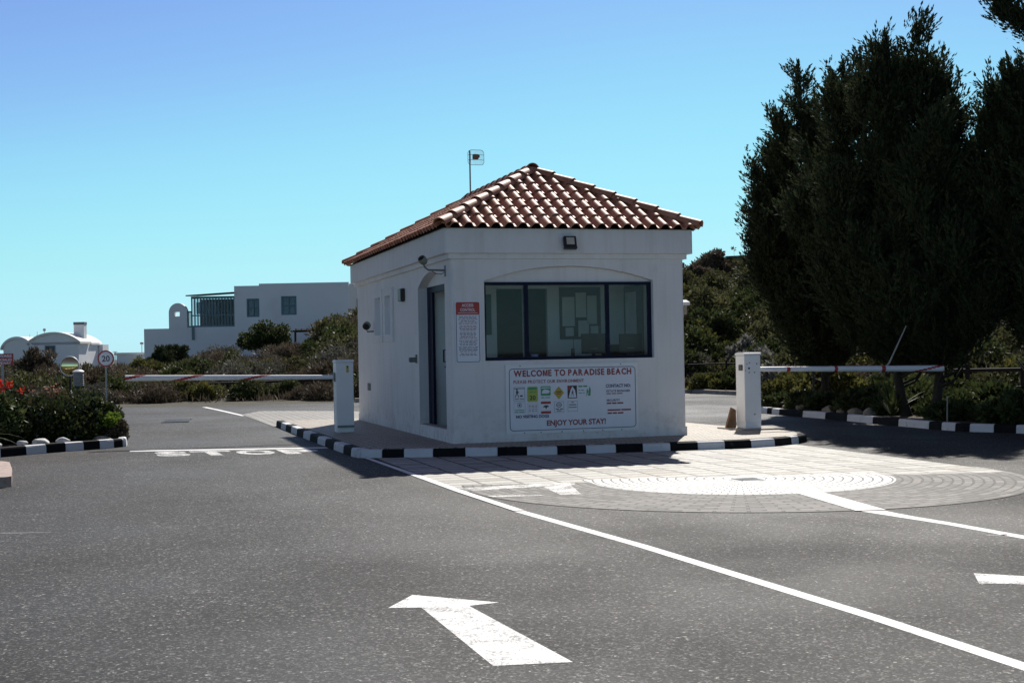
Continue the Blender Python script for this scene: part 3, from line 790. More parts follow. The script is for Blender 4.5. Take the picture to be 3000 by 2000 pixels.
# fixtures on the walls (each can be unscrewed: things of their own)
t = thing('floodlight', 'small black floodlight fixed to the fascia under the front eave', 'floodlight', (1.735, -.12, 2.87))
mb = MB(); fm = Matrix.Translation((1.735, -.20, 2.985)) @ Matrix.Rotation(math.radians(-14), 4, 'X')
mb.rbox(-.095, .095, -.03, .03, -.07, .085, .008, 0, fm); mb.box(-.095, .095, -.034, .034, -.105, -.072, 0, fm); mb.build('housing', 'black_metal', t)
mb = MB(); mb.box(-.06, .06, -.036, -.031, -.045, .06, 0, fm); mb.build('lens', 'lamp_glass', t)
mb = MB(); mb.tube([(1.735, -.117, 2.90), (1.735, -.17, 2.90)], .02, 8); mb.build('bracket', 'black_metal', t)

def security_camera(label, mount, arm, head, hd, r=.07):
    t = thing('security_camera', label, 'security camera', mount, 0, 'cameras on the left wall')
    mb = MB(); x, y, z = mount; mb.rbox(-.016, -.002, y-.03, y+.03, z-.08, z+.08, .004); mb.build('mount_plate', 'grey_metal', t)
    mb = MB(); mb.tube(arm, .014, 8); mb.build('arm', 'grey_metal', t)
    hm = Matrix.Translation(head) @ Vector(hd).to_track_quat('Z', 'Y').to_matrix().to_4x4()
    mb = MB(); mb.lathe([(0, -r*1.1), (r*.6, -r), (r*.95, -r*.5), (r, 0), (r*.98, r*.55), (r*.85, r*.8), (r*.8, r*.85)], 20, 0, hm); mb.build('head', 'olive_metal', t, angle=math.radians(40))
    mb = MB(); mb.lathe([(r*.84, r*.80), (r*.55, r*.83), (0, r*.83)], 20, 0, hm); mb.lathe([(r*.3, r*.835), (r*.3, r*1.0), (0, r*1.0)], 14, 0, hm); mb.build('lens', 'black_plastic', t)
    return t
security_camera('round camera head on a bent arm beside the doorway arch', (0, .32, 2.60), [(-.01, .32, 2.61), (-.25, .32, 2.615), (-.30, .32, 2.65), (-.325, .32, 2.71)], (-.33, .32, 2.755), (-.5, -.4, .5), .062)
mb = MB(); mb.tube([(-.012, .32, 2.585), (-.06, .32, 2.555), (-.14, .32, 2.56), (-.20, .32, 2.60)], .005, 6)
o = mb.build('camera_cable', 'black_plastic', None); props(o, 'thin black cable hanging below the camera arm by the doorway arch', 'cable')
security_camera('round camera head on a straight arm by the small side windows', (0, 5.89, 1.85), [(-.01, 5.89, 1.84), (-.16, 5.89, 1.835), (-.165, 5.89, 1.90)], (-.165, 5.89, 1.945), (-.3, -.7, -.25), .075)
t = thing('wall_lamp', 'dark box wall lamp between the side windows and doorway arch', 'wall lamp', (0, 3.3, 2.30))
mb = MB(); mb.rbox(-.072, -.002, 3.19, 3.44, 2.285, 2.495, .006); mb.build('housing', 'black_metal', t)
mb = MB(); mb.box(-.076, -.071, 3.21, 3.43, 2.30, 2.48); mb.build('sky_reflection_face', 'olive_metal', t)  # paler plate paints the sky's reflection onto the lamp's outward face
t = thing('door_hook', 'small grey metal door holder on the wall beside the doorway', 'door holder', (0, 2.4, 1.28))
mb = MB(); mb.rbox(-.02, -.002, 2.33, 2.42, 1.26, 1.40, .004); mb.build('plate', 'grey_metal', t)
mb = MB(); mb.rbox(-.125, -.018, 2.345, 2.41, 1.275, 1.355, .01); mb.build('block', 'grey_metal', t)
mb = MB(); mb.rbox(-.012, -.002, 6.5, 6.78, .73, .87, .004); o = mb.build('wall_vent', 'black_plastic', None)
props(origin(o, (0, 6.64, .73)), 'small dark vent cover low on the left wall', 'vent')
t = thing('wall_lantern', 'hooded tan lantern fixed to the right wall', 'wall lantern', (W, .2, 1.9))
mb = MB(); mb.prism([(W+.002, .1), (W+.14, .1), (W+.14, .3), (W+.002, .3)], 2.07, 2.115); mb.add([(W+.002, .1, 2.115), (W+.14, .1, 2.115), (W+.14, .3, 2.115), (W+.002, .3, 2.115), (W+.05, .15, 2.15), (W+.10, .15, 2.15), (W+.10, .25, 2.15), (W+.05, .25, 2.15)], [(0, 1, 5, 4), (1, 2, 6, 5), (2, 3, 7, 6), (3, 0, 4, 7), (4, 5, 6, 7)]); mb.build('hood', 'white_paint', t)
mb = MB(); mb.prism([(W+.002, .13), (W+.10, .13), (W+.10, .27), (W+.002, .27)], 1.93, 2.068); mb.prism([(W+.002, .16), (W+.06, .16), (W+.06, .24), (W+.002, .24)], 1.88, 1.928); mb.build('body', 'tan_box', t)
mb = MB(); mb.rbox(W+.004, W+.095, .16, .3, 2.63, 2.715, .008); o = mb.build('eave_lamp', 'wood_brown', None)
props(origin(o, (W, .23, 2.63)), 'small brown box lamp under the cornice on the right wall', 'wall lamp')
mb = MB(); mb.lathe([(0, -.004), (.012, -.004), (.012, .002)], 12, 0, frame((.57, -.001, .72), (1, 0, 0), (0, 0, 1), (0, -1, 0))); o = mb.build('wall_plug', 'black_plastic', None)
props(origin(o, (.57, 0, .72)), 'tiny dark fixing hole plug in the wall left of the welcome sign', 'wall plug')

# grid antenna behind the ridge
t = thing('grid_antenna', 'small wire grid antenna on a thin grey mast behind the roof ridge', 'antenna', (2.0, 6.15, 4.2))
mb = MB(); mb.tube([(1.915, 6.1, 4.15), (1.915, 6.1, 5.26)], .015, 8); mb.build('mast', 'grey_metal', t)
mb = MB()
def gp(a, b):   # a across 0..1, b up 0..1
    return (1.875+.315*a, 6.1-.05+.10*(a-.5)**2*4*.6+.06*(b-.5)**2*4*.4-.03, 4.985+.285*b)
out = rrect(0, 1, 0, 1, .22, 4)
mb.tube([gp(*q) for q in out+[out[0]]], .0045, 5)
for b in (.33, .67): mb.tube([gp(a/6, b) for a in range(7)], .004, 5)
for i in range(1, 14): mb.tube([gp(i/14, b/5) for b in range(6)], .0022, 4)
mb.build('reflector', 'grey_metal', t)
mb = MB(); mb.rbox(1.945, 2.05, 5.95, 6.02, 5.08, 5.175, .006); mb.rbox(2.05, 2.075, 5.96, 6.0, 5.11, 5.17, .004); mb.build('feed', 'feed_box', t)

# ------------------------------------------------------------------ signs on the front wall
t = thing('welcome_sign', 'large white welcome board with red lettering below the front window', 'sign', (1.8, -.01, .23))
t.rotation_euler = (0, 0, 0)
mb = MB(); mb.rbox(.78, 2.82, -.024, -.008, .225, 1.225, .003); mb.build('board', 'white_paint', t)
F = front(0, -.0255, 0)
mb = MB(); poly(mb, rrect(.835, 2.775, .275, 1.165, .05), 0, 0, F); mb.build('face', 'sign_white', t)
F1 = front(0, -.0275, 0)
mb = MB(); ring(mb, rrect(.830, 2.780, .270, 1.170, .055), rrect(.839, 2.771, .279, 1.161, .047), 0, 0, F1); mb.build('border', 'sign_blue', t)
F2 = front(0, -.0285, 0)
def block_text(mb, s, size, bold):
    x = 0.0
    for ch in s:
        if ch == ' ': x += size*.30; continue
        t_ = MB()
        if ch == 'M':
            h = size*.70; w_ = size*.66; a = size*.135+bold
            t_.add([(0, 0, 0), (a, 0, 0), (a, h*.72, 0), (w_/2-a*.32, 0, 0), (w_/2+a*.32, 0, 0), (w_-a, h*.72, 0), (w_-a, 0, 0), (w_, 0, 0), (w_, h, 0), (w_-a*1.25, h, 0), (w_/2, h*.32, 0), (a*1.25, h, 0), (0, h, 0)],
                   [(0, 1, 2, 11, 12), (2, 3, 10, 11), (3, 4, 10), (4, 5, 9, 10), (5, 6, 7, 8, 9)])
        else: text(t_, ch, size, Matrix.Identity(4), bold=bold, align='LEFT')
        xs = [q[0] for q in t_.v]; mn = min(xs); wd_ = max(xs)-mn
        mb.add([(q[0]-mn+x, q[1], 0) for q in t_.v], t_.f); x += wd_+size*.10
def fit(mb, s, x0, x1, z, size, mi, bold=.0, base=-.0285):
    tmp = MB()
    if 'M' in s: block_text(tmp, s, size, bold)
    else: text(tmp, s, size, Matrix.Identity(4), bold=bold, align='LEFT')
    xs = [q[0] for q in tmp.v]; k_ = (x1-x0)/(max(xs)-min(xs)); mn = min(xs)
    mb.add([((q[0]-mn)*k_+x0, q[1], 0) for q in tmp.v], tmp.f, mi, front(0, base, z))
for s_, x0_, x1_, z_, h_, b_, m_ in (('WELCOME TO PARADISE BEACH', .90, 2.715, 1.055, .124, .0045, 'sign_text_red'), ('PLEASE PROTECT OUR ENVIRONMENT', .895, 1.97, .955, .062, .0012, 'sign_text_red'),
        ('ENJOY YOUR STAY!', 1.39, 2.30, .335, .108, .0032, 'sign_text_red'), ('CONTACT NO:', 2.31, 2.70, .865, .064, .002, 'sign_blue'), ('ESTATE MANAGER', 2.32, 2.69, .795, .046, .0012, 'sign_blue'),
        ('SECURITY', 2.32, 2.53, .66, .044, .0012, 'sign_blue'), ('NO VISITING DOGS', .925, 1.425, .455, .058, .002, 'sign_blue')):
    mb = MB(); fit(mb, s_, x0_, x1_, z_, h_, 0, b_); mb.build('lettering', m_, t)
def bars(mb, x0, x1, z, h, words, mi=0, F_=None):
    x = x0
    tot = sum(words); gap = .012
    for w_ in words:
        ww = (x1-x0-gap*(len(words)-1))*w_/tot; rect(mb, x, x+ww, z, z+h, 0, mi, F_ or F2); x += ww+gap
for x0_, x1_, z_, h_, w_ in ((2.32, 2.57, .765, .014, [3, 3, 4]), (2.32, 2.58, .62, .022, [3, 3, 4]), (2.33, 2.70, .52, .022, [8, 6]), (2.33, 2.58, .475, .022, [3, 3, 4])):
    mb = MB(); bars(mb, x0_, x1_, z_, h_, w_); mb.build('contact_line', 'sign_text_red', t)
ic = MB(); IM = ['sign_white', 'sign_grey', 'sign_black', 'sign_lime', 'sign_green', 'sign_yellow', 'sign_red']
def outline(x0, x1, z0, z1, mi, w_=.005): ring(ic, [(x0, z0), (x1, z0), (x1, z1), (x0, z1)], [(x0+w_, z0+w_), (x1-w_, z0+w_), (x1-w_, z1-w_), (x0+w_, z1-w_)], 0, mi, F2)
def figure(x, z, s, mi):
    disc(ic, x, z+.075*s, .012*s, .001, mi, F2, 10)
    for q in ([(-.012, .02), (.012, .02), (.014, .06), (-.014, .06)], [(-.012, .02), (-.002, .02), (-.02, -.04), (-.03, -.035)], [(.002, .02), (.012, .02), (.03, -.035), (.02, -.04)], [(.012, .055), (.035, .03), (.03, .024), (.008, .043)]):
        poly(ic, [(x+a*s, z+b*s) for a, b in q], .001, mi, F2)
outline(.895, 1.065, .70, .90, 1); bars(ic, .90, 1.06, .875, .012, [1], 1); figure(.945, .79, 1, 2); rect(ic, .99, 1.03, .765, .785, 0, 2, F2); bars(ic, .91, 1.05, .725, .012, [1, 1], 1)
poly(ic, rrect(1.10, 1.26, .685, .905, .02), 0, 3, F2); rect(ic, 1.115, 1.245, .86, .893, .001, 4, F2); bars(ic, 1.13, 1.23, .82, .012, [2, 1], 4, front(0, -.0295, 0))
fit(ic, '20', 1.135, 1.225, .715, .085, 2, .002, -.0300)
poly(ic, rrect(1.305, 1.455, .77, .905, .008), 0, 4, F2); bars(ic, 1.315, 1.445, .875, .014, [1], 0, front(0, -.0295, 0)); poly(ic, [(1.32, .80), (1.42, .80), (1.445, .83), (1.42, .85), (1.36, .86), (1.33, .84)], .001, 0, F2); bars(ic, 1.31, 1.45, .735, .012, [2, 3], 4)
poly(ic, [(1.58, .71), (1.66, .805), (1.58, .90), (1.50, .805)], 0, 5, F2); bars(ic, 1.54, 1.62, .815, .012, [1], 2, front(0, -.0295, 0)); bars(ic, 1.545, 1.615, .785, .014, [1], 6, front(0, -.0295, 0))
rect(ic, 1.715, 1.86, .72, .905, 0, 2, F2); poly(ic, [(1.73, .732), (1.85, .732), (1.83, .84), (1.79, .895), (1.76, .84)], .001, 0, F2); poly(ic, [(1.725, .84), (1.76, .84), (1.76, .895), (1.725, .895)], .001, 6, F2); figure(1.79, .78, .7, 2)
bars(ic, 1.885, 2.02, .88, .022, [3, 3], 4); bars(ic, 1.885, 1.97, .83, .010, [1, 2], 4); bars(ic, 1.885, 1.98, .79, .010, [2, 1], 4); poly(ic, [(2.04, .75), (2.065, .75), (2.075, .84), (2.06, .89), (2.045, .84)], 0, 4, F2); figure(2.02, .78, .8, 4)
outline(.895, 1.065, .53, .68, 1, .003); ring(ic, [(.98+.035*math.cos(a*PI/10), .64+.035*math.sin(a*PI/10)) for a in range(20)], [(.98+.028*math.cos(a*PI/10), .64+.028*math.sin(a*PI/10)) for a in range(20)], 0, 1, F2); disc(ic, .98, .64, .014, 0, 2, F2, 10); bars(ic, .91, 1.05, .565, .01, [1], 4); bars(ic, .91, 1.05, .54, .01, [2, 3], 4)
outline(1.105, 1.26, .515, .665, 1, .003)
for z in (.625, .60, .57, .545): bars(ic, 1.12, 1.245, z, .010, [2, 3, 2], 6 if z > .61 else 1)
rect(ic, 1.305, 1.455, .51, .545, 0, 6, F2); rect(ic, 1.305, 1.455, .65, .685, 0, 6, F2); rect(ic, 1.305, 1.455, .546, .649, 0, 0, F2); poly(ic, [(1.33, .605), (1.37, .60), (1.38, .57), (1.395, .60), (1.43, .61), (1.40, .63), (1.36, .628)], .001, 2, F2)
outline(1.51, 1.655, .52, .68, 1, .004); ring(ic, [(1.58+.042*math.cos(a*PI/10), .63+.035*math.sin(a*PI/10)) for a in range(20)], [(1.58+.034*math.cos(a*PI/10), .63+.027*math.sin(a*PI/10)) for a in range(20)], 0, 2, F2); bars(ic, 1.555, 1.605, .623, .014, [1], 1); bars(ic, 1.53, 1.64, .565, .011, [2, 2], 2); bars(ic, 1.545, 1.62, .54, .011, [1], 2)
outline(1.715, 1.865, .53, .68, 1, .004); bars(ic, 1.77, 1.81, .655, .010, [1], 2); bars(ic, 1.735, 1.845, .62, .012, [1], 2); bars(ic, 1.73, 1.85, .585, .010, [1], 2)
ic.build('pictograms', IM, t)
for x, z in ((1.0, 1.205), (2.55, 1.205), (1.05, .24), (1.30, .24), (1.62, .24), (1.95, .24), (2.25, .24), (2.55, .24)):
    mb = MB(); mb.lathe([(.010, 0), (.008, .005), (0, .006)], 8, 0, front(x, -.0245, z)); mb.build('bolt', 'grey_metal', t)

t = thing('access_sign', 'tall narrow white notice with a red header left of the front window', 'sign', (.24, -.008, 1.26))
mb = MB(); mb.rbox(.045, .425, -.018, -.006, 1.26, 2.15, .003); mb.build('board', 'sign_white', t)
Fa = front(0, -.0195, 0); Fb = front(0, -.0205, 0); Fc = front(0, -.0215, 0)
mb = MB(); ring(mb, rrect(.062, .408, 1.277, 2.133, .025), rrect(.070, .400, 1.285, 2.125, .018), 0, 0, Fa); mb.build('border', 'sign_blue', t)
mb = MB(); poly(mb, rrect(.060, .410, 1.955, 2.135, .025), 0, 0, Fb); mb.build('header', 'sign_red', t)
for s_, x0_, x1_, z_ in (('ACCESS', .15, .32, 2.07), ('CONTROL', .125, .345, 2.005)):
    mb = MB(); fit(mb, s_, x0_, x1_, z_, .058, 0, .001, -.0218); mb.build('lettering', 'sign_white', t)
mb = MB(); rect(mb, .09, .38, 1.978, 1.984, 0, 0, Fc); mb.build('rule', 'sign_white', t)
z = 1.925
for blk in (6, 4, 5, 4, 4, 2):
    mb = MB()
    for i in range(blk):
        wv_ = rnd.uniform(.10, .145); x = .235
        bars(mb, x-wv_, x+wv_, z, .0075, [rnd.uniform(1, 3) for _ in range(5)], (0 if rnd.random() < .65 else 1), Fb); z -= .0205
    z -= .012
    mb.build('small_print', ['sign_blue', 'sign_text_red'], t)

# ------------------------------------------------------------------ things inside the gatehouse
t = thing('counter', 'pale counter running under the front window', 'counter', (1.8, .5, G0+.06))
mb = MB(); mb.rbox(.25, 3.35, .24, .85, 1.20, 1.245, .004); mb.build('counter_top', 'room_wall', t)
for x0_ in (.3, 3.26):
    mb = MB(); mb.box(x0_, x0_+.04, .3, .8, G0+.06, 1.198); mb.build('side_panel', 'room_wall', t)
t = thing('notice_board', 'dark notice board covered with sheets of paper behind the middle pane', 'notice board', (2.62, PY-.01, 1.6))
mb = MB(); mb.rbox(2.27, 2.97, PY-.03, PY-.003, 1.60, 2.44, .006); mb.build('board', 'room_dark', t)
for x0, x1, z0, z1 in ((2.31, 2.52, 1.81, 2.28), (2.54, 2.72, 1.95, 2.35), (2.735, 2.90, 1.84, 2.30), (2.36, 2.50, 1.65, 1.79), (2.58, 2.76, 1.64, 1.90), (2.79, 2.92, 1.66, 1.81)):
    mb = MB(); mb.box(x0, x1, PY-.036, PY-.032, z0, z1); mb.build('paper_sheet', 'paper', t)
def monitor(label, x, y, z, w_, h_, rz):
    t = thing('monitor', label, 'monitor', (x, y, z), rz, 'monitors on the counter')
    mb = MB(); mb.rbox(-w_/2, w_/2, -.02, .02, .12, .12+h_, .006); mb.build('screen_housing', 'black_plastic', t, world=False)
    mb = MB(); mb.rbox(-.025, .025, .0, .04, .01, .14, .005); mb.lathe([(0, 0), (.10, 0), (.10, .012), (0, .014)], 16); mb.build('stand', 'black_plastic', t, world=False)
    mb = MB(); mb.box(-.06, .05, -.0225, -.0205, .19, .20); mb.build('badge', 'grey_metal', t, world=False)
monitor('black monitor seen from behind the middle pane', 2.31, .45, 1.245, .40, .30, .06)
monitor('black monitor seen from behind the right pane', 2.90, .45, 1.245, .36, .29, -.05)
t = thing('two_way_radio', 'black handheld radio with thin aerial standing on the counter', 'radio', (1.975, .45, 1.245))
mb = MB(); mb.rbox(1.95, 2.0, .43, .47, 1.245, 1.45, .006); mb.build('body', 'black_plastic', t)
mb = MB(); mb.tube([(1.985, .45, 1.45), (1.985, .45, 1.64)], [.006, .004], 6); mb.build('aerial', 'black_plastic', t)
mb = MB(); mb.lathe([(0, 0), (.05, 0), (.058, .13), (.054, .13), (.046, .006), (0, .006)], 18, 0, Matrix.Translation((1.37, .45, 1.245))); o = mb.build('mug', 'paper_blue', None, smooth_=True)
props(origin(o, (1.37, .45, 1.245)), 'pale blue mug on the counter beside the left mullion', 'mug')
mb = MB(); mb.rbox(1.54, 1.82, .38, .56, 1.246, 1.325, .003); o = mb.build('paper_stack', 'paper_blue', None)
props(origin(o, (1.68, .47, 1.246)), 'low stack of bluish papers on the counter behind the middle pane', 'papers')
t = thing('office_chair', 'dark high-backed office chair behind the counter', 'chair', (3.0, 1.2, G0+.06))
cX, cY = 3.0, 1.2
mb = MB(); mb.rbox(cX-.23, cX+.23, cY-.23, cY+.22, .58, .66, .03); mb.build('seat', 'black_plastic', t)
mb = MB(); mb.rbox(cX-.21, cX+.21, cY+.2, cY+.27, .75, 1.5, .03); mb.build('backrest', 'black_plastic', t)
mb = MB(); mb.tube([(cX, cY, .22), (cX, cY, .58)], .03, 10)
for i in range(5): a = 2*PI*i/5; mb.tube([(cX, cY, .24), (cX+.27*math.cos(a), cY+.27*math.sin(a), .20)], .02, 6)
mb.tube([(cX, cY+.22, .62), (cX, cY+.26, .85)], .02, 6); mb.build('base', 'black_metal', t)

# ------------------------------------------------------------------ boom barriers
def boom_tube(mb, a, b, r0, r1, red):
    a, b = Vector(a), Vector(b); d = b-a; ln = d.length; d.normalize()
    s = d.cross(Vector((0, 0, 1))).normalized(); uu = s.cross(d); nseg = int(ln/.012); k = 20
    vs = []
    for i in range(nseg+1):
        t = i/nseg; c = a+d*ln*t; r = r0+(r1-r0)*t
        for q in range(k): an = 2*PI*q/k; vs.append(c+s*math.cos(an)*r+uu*math.sin(an)*r)
    for i in range(nseg):
        for q in range(k):
            an = 2*PI*(q+.5)/k
            mb.add([], [], 0)
    o = len(mb.v); mb.v += [tuple(v) for v in vs]
    for i in range(nseg):
        for q in range(k):
            mb.f.append((o+i*k+q, o+i*k+(q+1) % k, o+(i+1)*k+(q+1) % k, o+(i+1)*k+q))
            mb.m.append(1 if red((i+.5)/nseg*ln, 2*PI*(q+.5)/k) else 0)
    mb.f.append(tuple(o+q for q in range(k-1, -1, -1))); mb.m.append(0)
    mb.f.append(tuple(o+nseg*k+q for q in range(k))); mb.m.append(0)
def cabinet(t, x0, x1, y0, y1):
    mb = MB(); z0 = G0
    mb.rbox(x0, x1, y0, y1, z0+.11, z0+1.165, .006)
    mb.build('cabinet', 'white_paint', t)
    mb = MB(); mb.prism([(y0-.008, z0+1.17), (y1+.008, z0+1.17), (y1+.008, z0+1.195), (y1-.06, z0+1.215), (y0+.02, z0+1.215), (y0-.008, z0+1.195)], 0, x1-x0+.016, 0, frame((x0-.008, 0, 0), (0, 1, 0), (0, 0, 1), (1, 0, 0)))
    mb.build('lid', 'white_paint', t)
    mb = MB(); mb.rbox(x0+.004, x1-.004, y0+.004, y1-.004, z0-.02, z0+.108, .004); mb.build('plinth', 'white_paint', t)
t = thing('boom_barrier', 'white boom barrier beside the left wall with arm lowered over the entry lane', 'boom barrier', (-.92, 3.95, G0), 0, 'boom barriers')
cabinet(t, -1.075, -.785, 3.77, 4.10)
mb = MB(); boom_tube(mb, (-1.085, 3.93, 1.045), (-4.47, 3.95, 1.105), .036, .048, lambda s, a: any(abs((s-c)+.19*math.sin(a)) < w_ for c, w_ in ((1.33, .085), (2.40, .085), (3.33, .085))))
mb.build('arm', ['white_paint', 'red_paint'], t, smooth_=True)
mb = MB(); mb.rbox(-1.10, -1.074, 3.86, 4.0, .97, 1.12, .005); mb.build('hub', 'grey_metal', t)
mb = MB(); poly(mb, [(-.905, 1.12), (-.865, 1.12), (-.865, 1.235), (-.905, 1.235)], 0, 0, front(0, 3.768, 0)); poly(mb, [(-.902, 1.20), (-.868, 1.20), (-.885, 1.232)], .001, 1, front(0, 3.768, 0)); mb.build('warning_sticker', ['sign_yellow', 'sign_black'], t)
mb = MB(); mb.box(-1.07, -.79, 3.74, 3.768, .2, .235); mb.build('hinge_strip', 'grey_metal', t)
t = thing('boom_barrier', 'white boom barrier near the cypress trees with arm out over the exit lane', 'boom barrier', (5.03, .8, G0), 0, 'boom barriers')
cabinet(t, 4.885, 5.165, .64, .95)
mb = MB(); rb = (.55, 1.40, 2.27)
boom_tube(mb, (5.17, .78, 1.065), (8.57, .78, 1.005), .038, .054, lambda s, a: any(abs(s-c) < .032 for c in rb) or abs((s-3.12)-.26*math.sin(a)) < .075)
mb.build('arm', ['white_paint', 'red_paint'], t, smooth_=True)
for x, z, r in ((4.965, 1.085, .018), (4.965, 1.02, .010), (5.06, 1.02, .010), (4.93, 1.15, .007), (4.975, 1.17, .009), (5.10, 1.155, .011), (5.05, .36, .012), (4.90, 1.05, .008)):
    mb = MB(); mb.lathe([(r, 0), (r*.8, .006), (0, .007)], 10, 0, front(x, .641, z)); mb.build('bolt', 'black_metal', t)
mb = MB(); mb.rbox(4.868, 4.886, .70, .82, 1.05, 1.14, .004); mb.build('lock', 'black_metal', t)
mb = MB(); mb.prism([(4.72, .45), (5.45, .38), (5.62, 1.15), (4.66, 1.2)], G0-.03, G0+.022); mb.build('base_pad', 'concrete', t)
mb = MB(); mb.prism([(4.70, .14), (4.87, .14), (4.87, .42), (4.80, .46)], 0, .06, 0, frame((0, 1.0, 0), (1, 0, 0), (0, 0, 1), (0, -1, 0))); o = mb.build('timber_wedge', 'wood_brown', None)
props(origin(o, (4.79, .97, .14)), 'brown timber offcut leaning on the side of the right boom cabinet', 'timber')

# manhole and grate
mb = MB(); mb.lathe([(0, .004), (.17, .004), (.175, .002), (.19, .002), (.195, 0)], 28); 
for i in range(-3, 4): mb.box(-.13, .13, i*.04-.006, i*.04+.006, .004, .008)
o = mb.build('manhole_cover', 'grey_metal', None); o.location = (1.85, -5.53, .0065)
props(o, 'round grey manhole cover at the centre of the painted half disc', 'manhole cover')
mb = MB()
for i in range(14): mb.box(-.28+.04*i, -.26+.04*i, -.6, .6, 0, .012)
mb.box(-.3, .3, -.62, -.59, 0, .012); mb.box(-.3, .3, .59, .62, 0, .012)
o = mb.build('drain_grate', 'black_metal', None); o.location = (-3.35, 12.3, .004); o.rotation_euler = (0, 0, -.1)
props(o, 'flat iron drain grate in the entry lane behind the boom arm', 'drain grate')

# ------------------------------------------------------------------ road signs on the left
def pole_sign(name, label, cat, x, y, ztop, pr): 
    t = thing(name, label, cat, (x, y, 0)); mb = MB(); mb.tube([(x, y+.03, -.1), (x, y+.03, ztop)], pr, 10); mb.build('post', 'wood_dark' if 'mirror' in name else 'galv', t); return t
sx_, sy_, sz = -4.95, 22.35, 1.44-.0
def facing(x, y, z):
    # plane facing the road user, i.e. back towards the gate
    return frame((x, y, z), (RX, RY, 0), (0, 0, 1), (-FX, -FY, 0))
t = pole_sign('speed_sign', 'round white 20 speed limit sign with red rim on a thin post', 'road sign', sx_, sy_, 1.6, .025)
zc20 = 1.412+(1052-1050)*0+0.02
fm = facing(sx_, sy_, 1.44)
mb = MB(); mb.lathe([(0, -.006), (.243, -.006), (.245, 0), (.243, .006), (0, .006)], 40, 0, fm); mb.build('plate', 'sign_white', t)
mb = MB(); ring(mb, [(.244*math.cos(a*PI/24), .244*math.sin(a*PI/24)) for a in range(48)], [(.20*math.cos(a*PI/24), .20*math.sin(a*PI/24)) for a in range(48)], .008, 0, fm); mb.build('rim', 'red_paint', t)
mb = MB(); text(mb, '20', .235, fm @ Matrix.Translation((0, -.082, .009)), bold=.004); mb.build('lettering', 'sign_black', t)
bx, by = -7.86, 23.19
t = pole_sign('driveway_sign', 'red rectangular beware concealed driveway sign at the left edge', 'road sign', bx, by, 1.35, .03)
fm = facing(bx, by, 1.475)
mb = MB(); mb.prism(rrect(-.325, .325, -.165, .165, .01, 2), -.004, .004, 0, fm); mb.build('plate', 'sign_red', t)
mb = MB()
for s_, x0, x1, z_, h_ in (('BEWARE', -.24, .275, .055, .115), ('CONCEALED', -.275, .28, -.05, .095), ('DRIVEWAY', -.27, .26, -.148, .095)):
    tmp = MB(); text(tmp, s_, h_, Matrix.Identity(4), bold=.003, align='LEFT'); xs = [q[0] for q in tmp.v]; kk = (x1-x0)/(max(xs)-min(xs)); mn = min(xs)
    mb.add([((q[0]-mn)*kk+x0, q[1], 0) for q in tmp.v], tmp.f, 0, fm @ Matrix.Translation((0, z_, .0055)))
mb.build('lettering', 'sign_white', t)
mx_, my_ = -5.93, 21.58
t = pole_sign('traffic_mirror', 'round convex traffic mirror with painted-in golden reflection above the hedge', 'traffic mirror', mx_, my_+.1, 1.2, .03)
fm = frame((mx_, my_, 1.24), Vector((.965, -.262, 0)), (0, 0, 1), Vector((-.262, -.965, 0)))
R_ = .27
mb = MB(); mb.lathe([(R_*math.sin(a*.5/10)/math.sin(.5), .06-(1-math.cos(a*.5/10))*R_/math.sin(.5)) for a in range(0, 11)], 40, 0, fm); mb.build('mirror_face', 'mirror', t, smooth_=True)
mb = MB(); mb.lathe([(R_-.004, -.02), (R_+.012, -.02), (R_+.016, .0), (R_+.012, .02), (R_-.01, .015)], 40, 0, fm); mb.lathe([(0, -.05), (R_*.6, -.04), (R_, -.015)], 40, 0, fm); mb.build('rim', 'white_paint', t)
lx, ly = at((228-1500)/3900, 22.9)
t = thing('garden_lantern', 'grey louvred bollard lantern standing in the hedge', 'garden lantern', (lx, ly, .1))
mb = MB(); mb.lathe([(.055, .1), (.055, .985), (0, .99)], 16, 0, Matrix.Translation((lx, ly, 0))); mb.build('post', 'black_metal', t, angle=.6)
mb = MB(); pr = []
for i in range(7): z_ = .965+.034*i; pr += [(.09, z_), (.092, z_+.018), (.078, z_+.026), (.078, z_+.032)]
mb.lathe([(0, .96)]+pr, 28, 0, Matrix.Translation((lx, ly, 0))); mb.build('louvre', 'louvre_grey', t)
mb = MB(); mb.lathe([(.097, 1.205), (.098, 1.215), (.05, 1.245), (0, 1.25)], 28, 0, Matrix.Translation((lx, ly, 0))); mb.lathe([(0, 1.203), (.097, 1.204)], 28, 0, Matrix.Translation((lx, ly, 0))); mb.build('cap', 'white_paint', t)

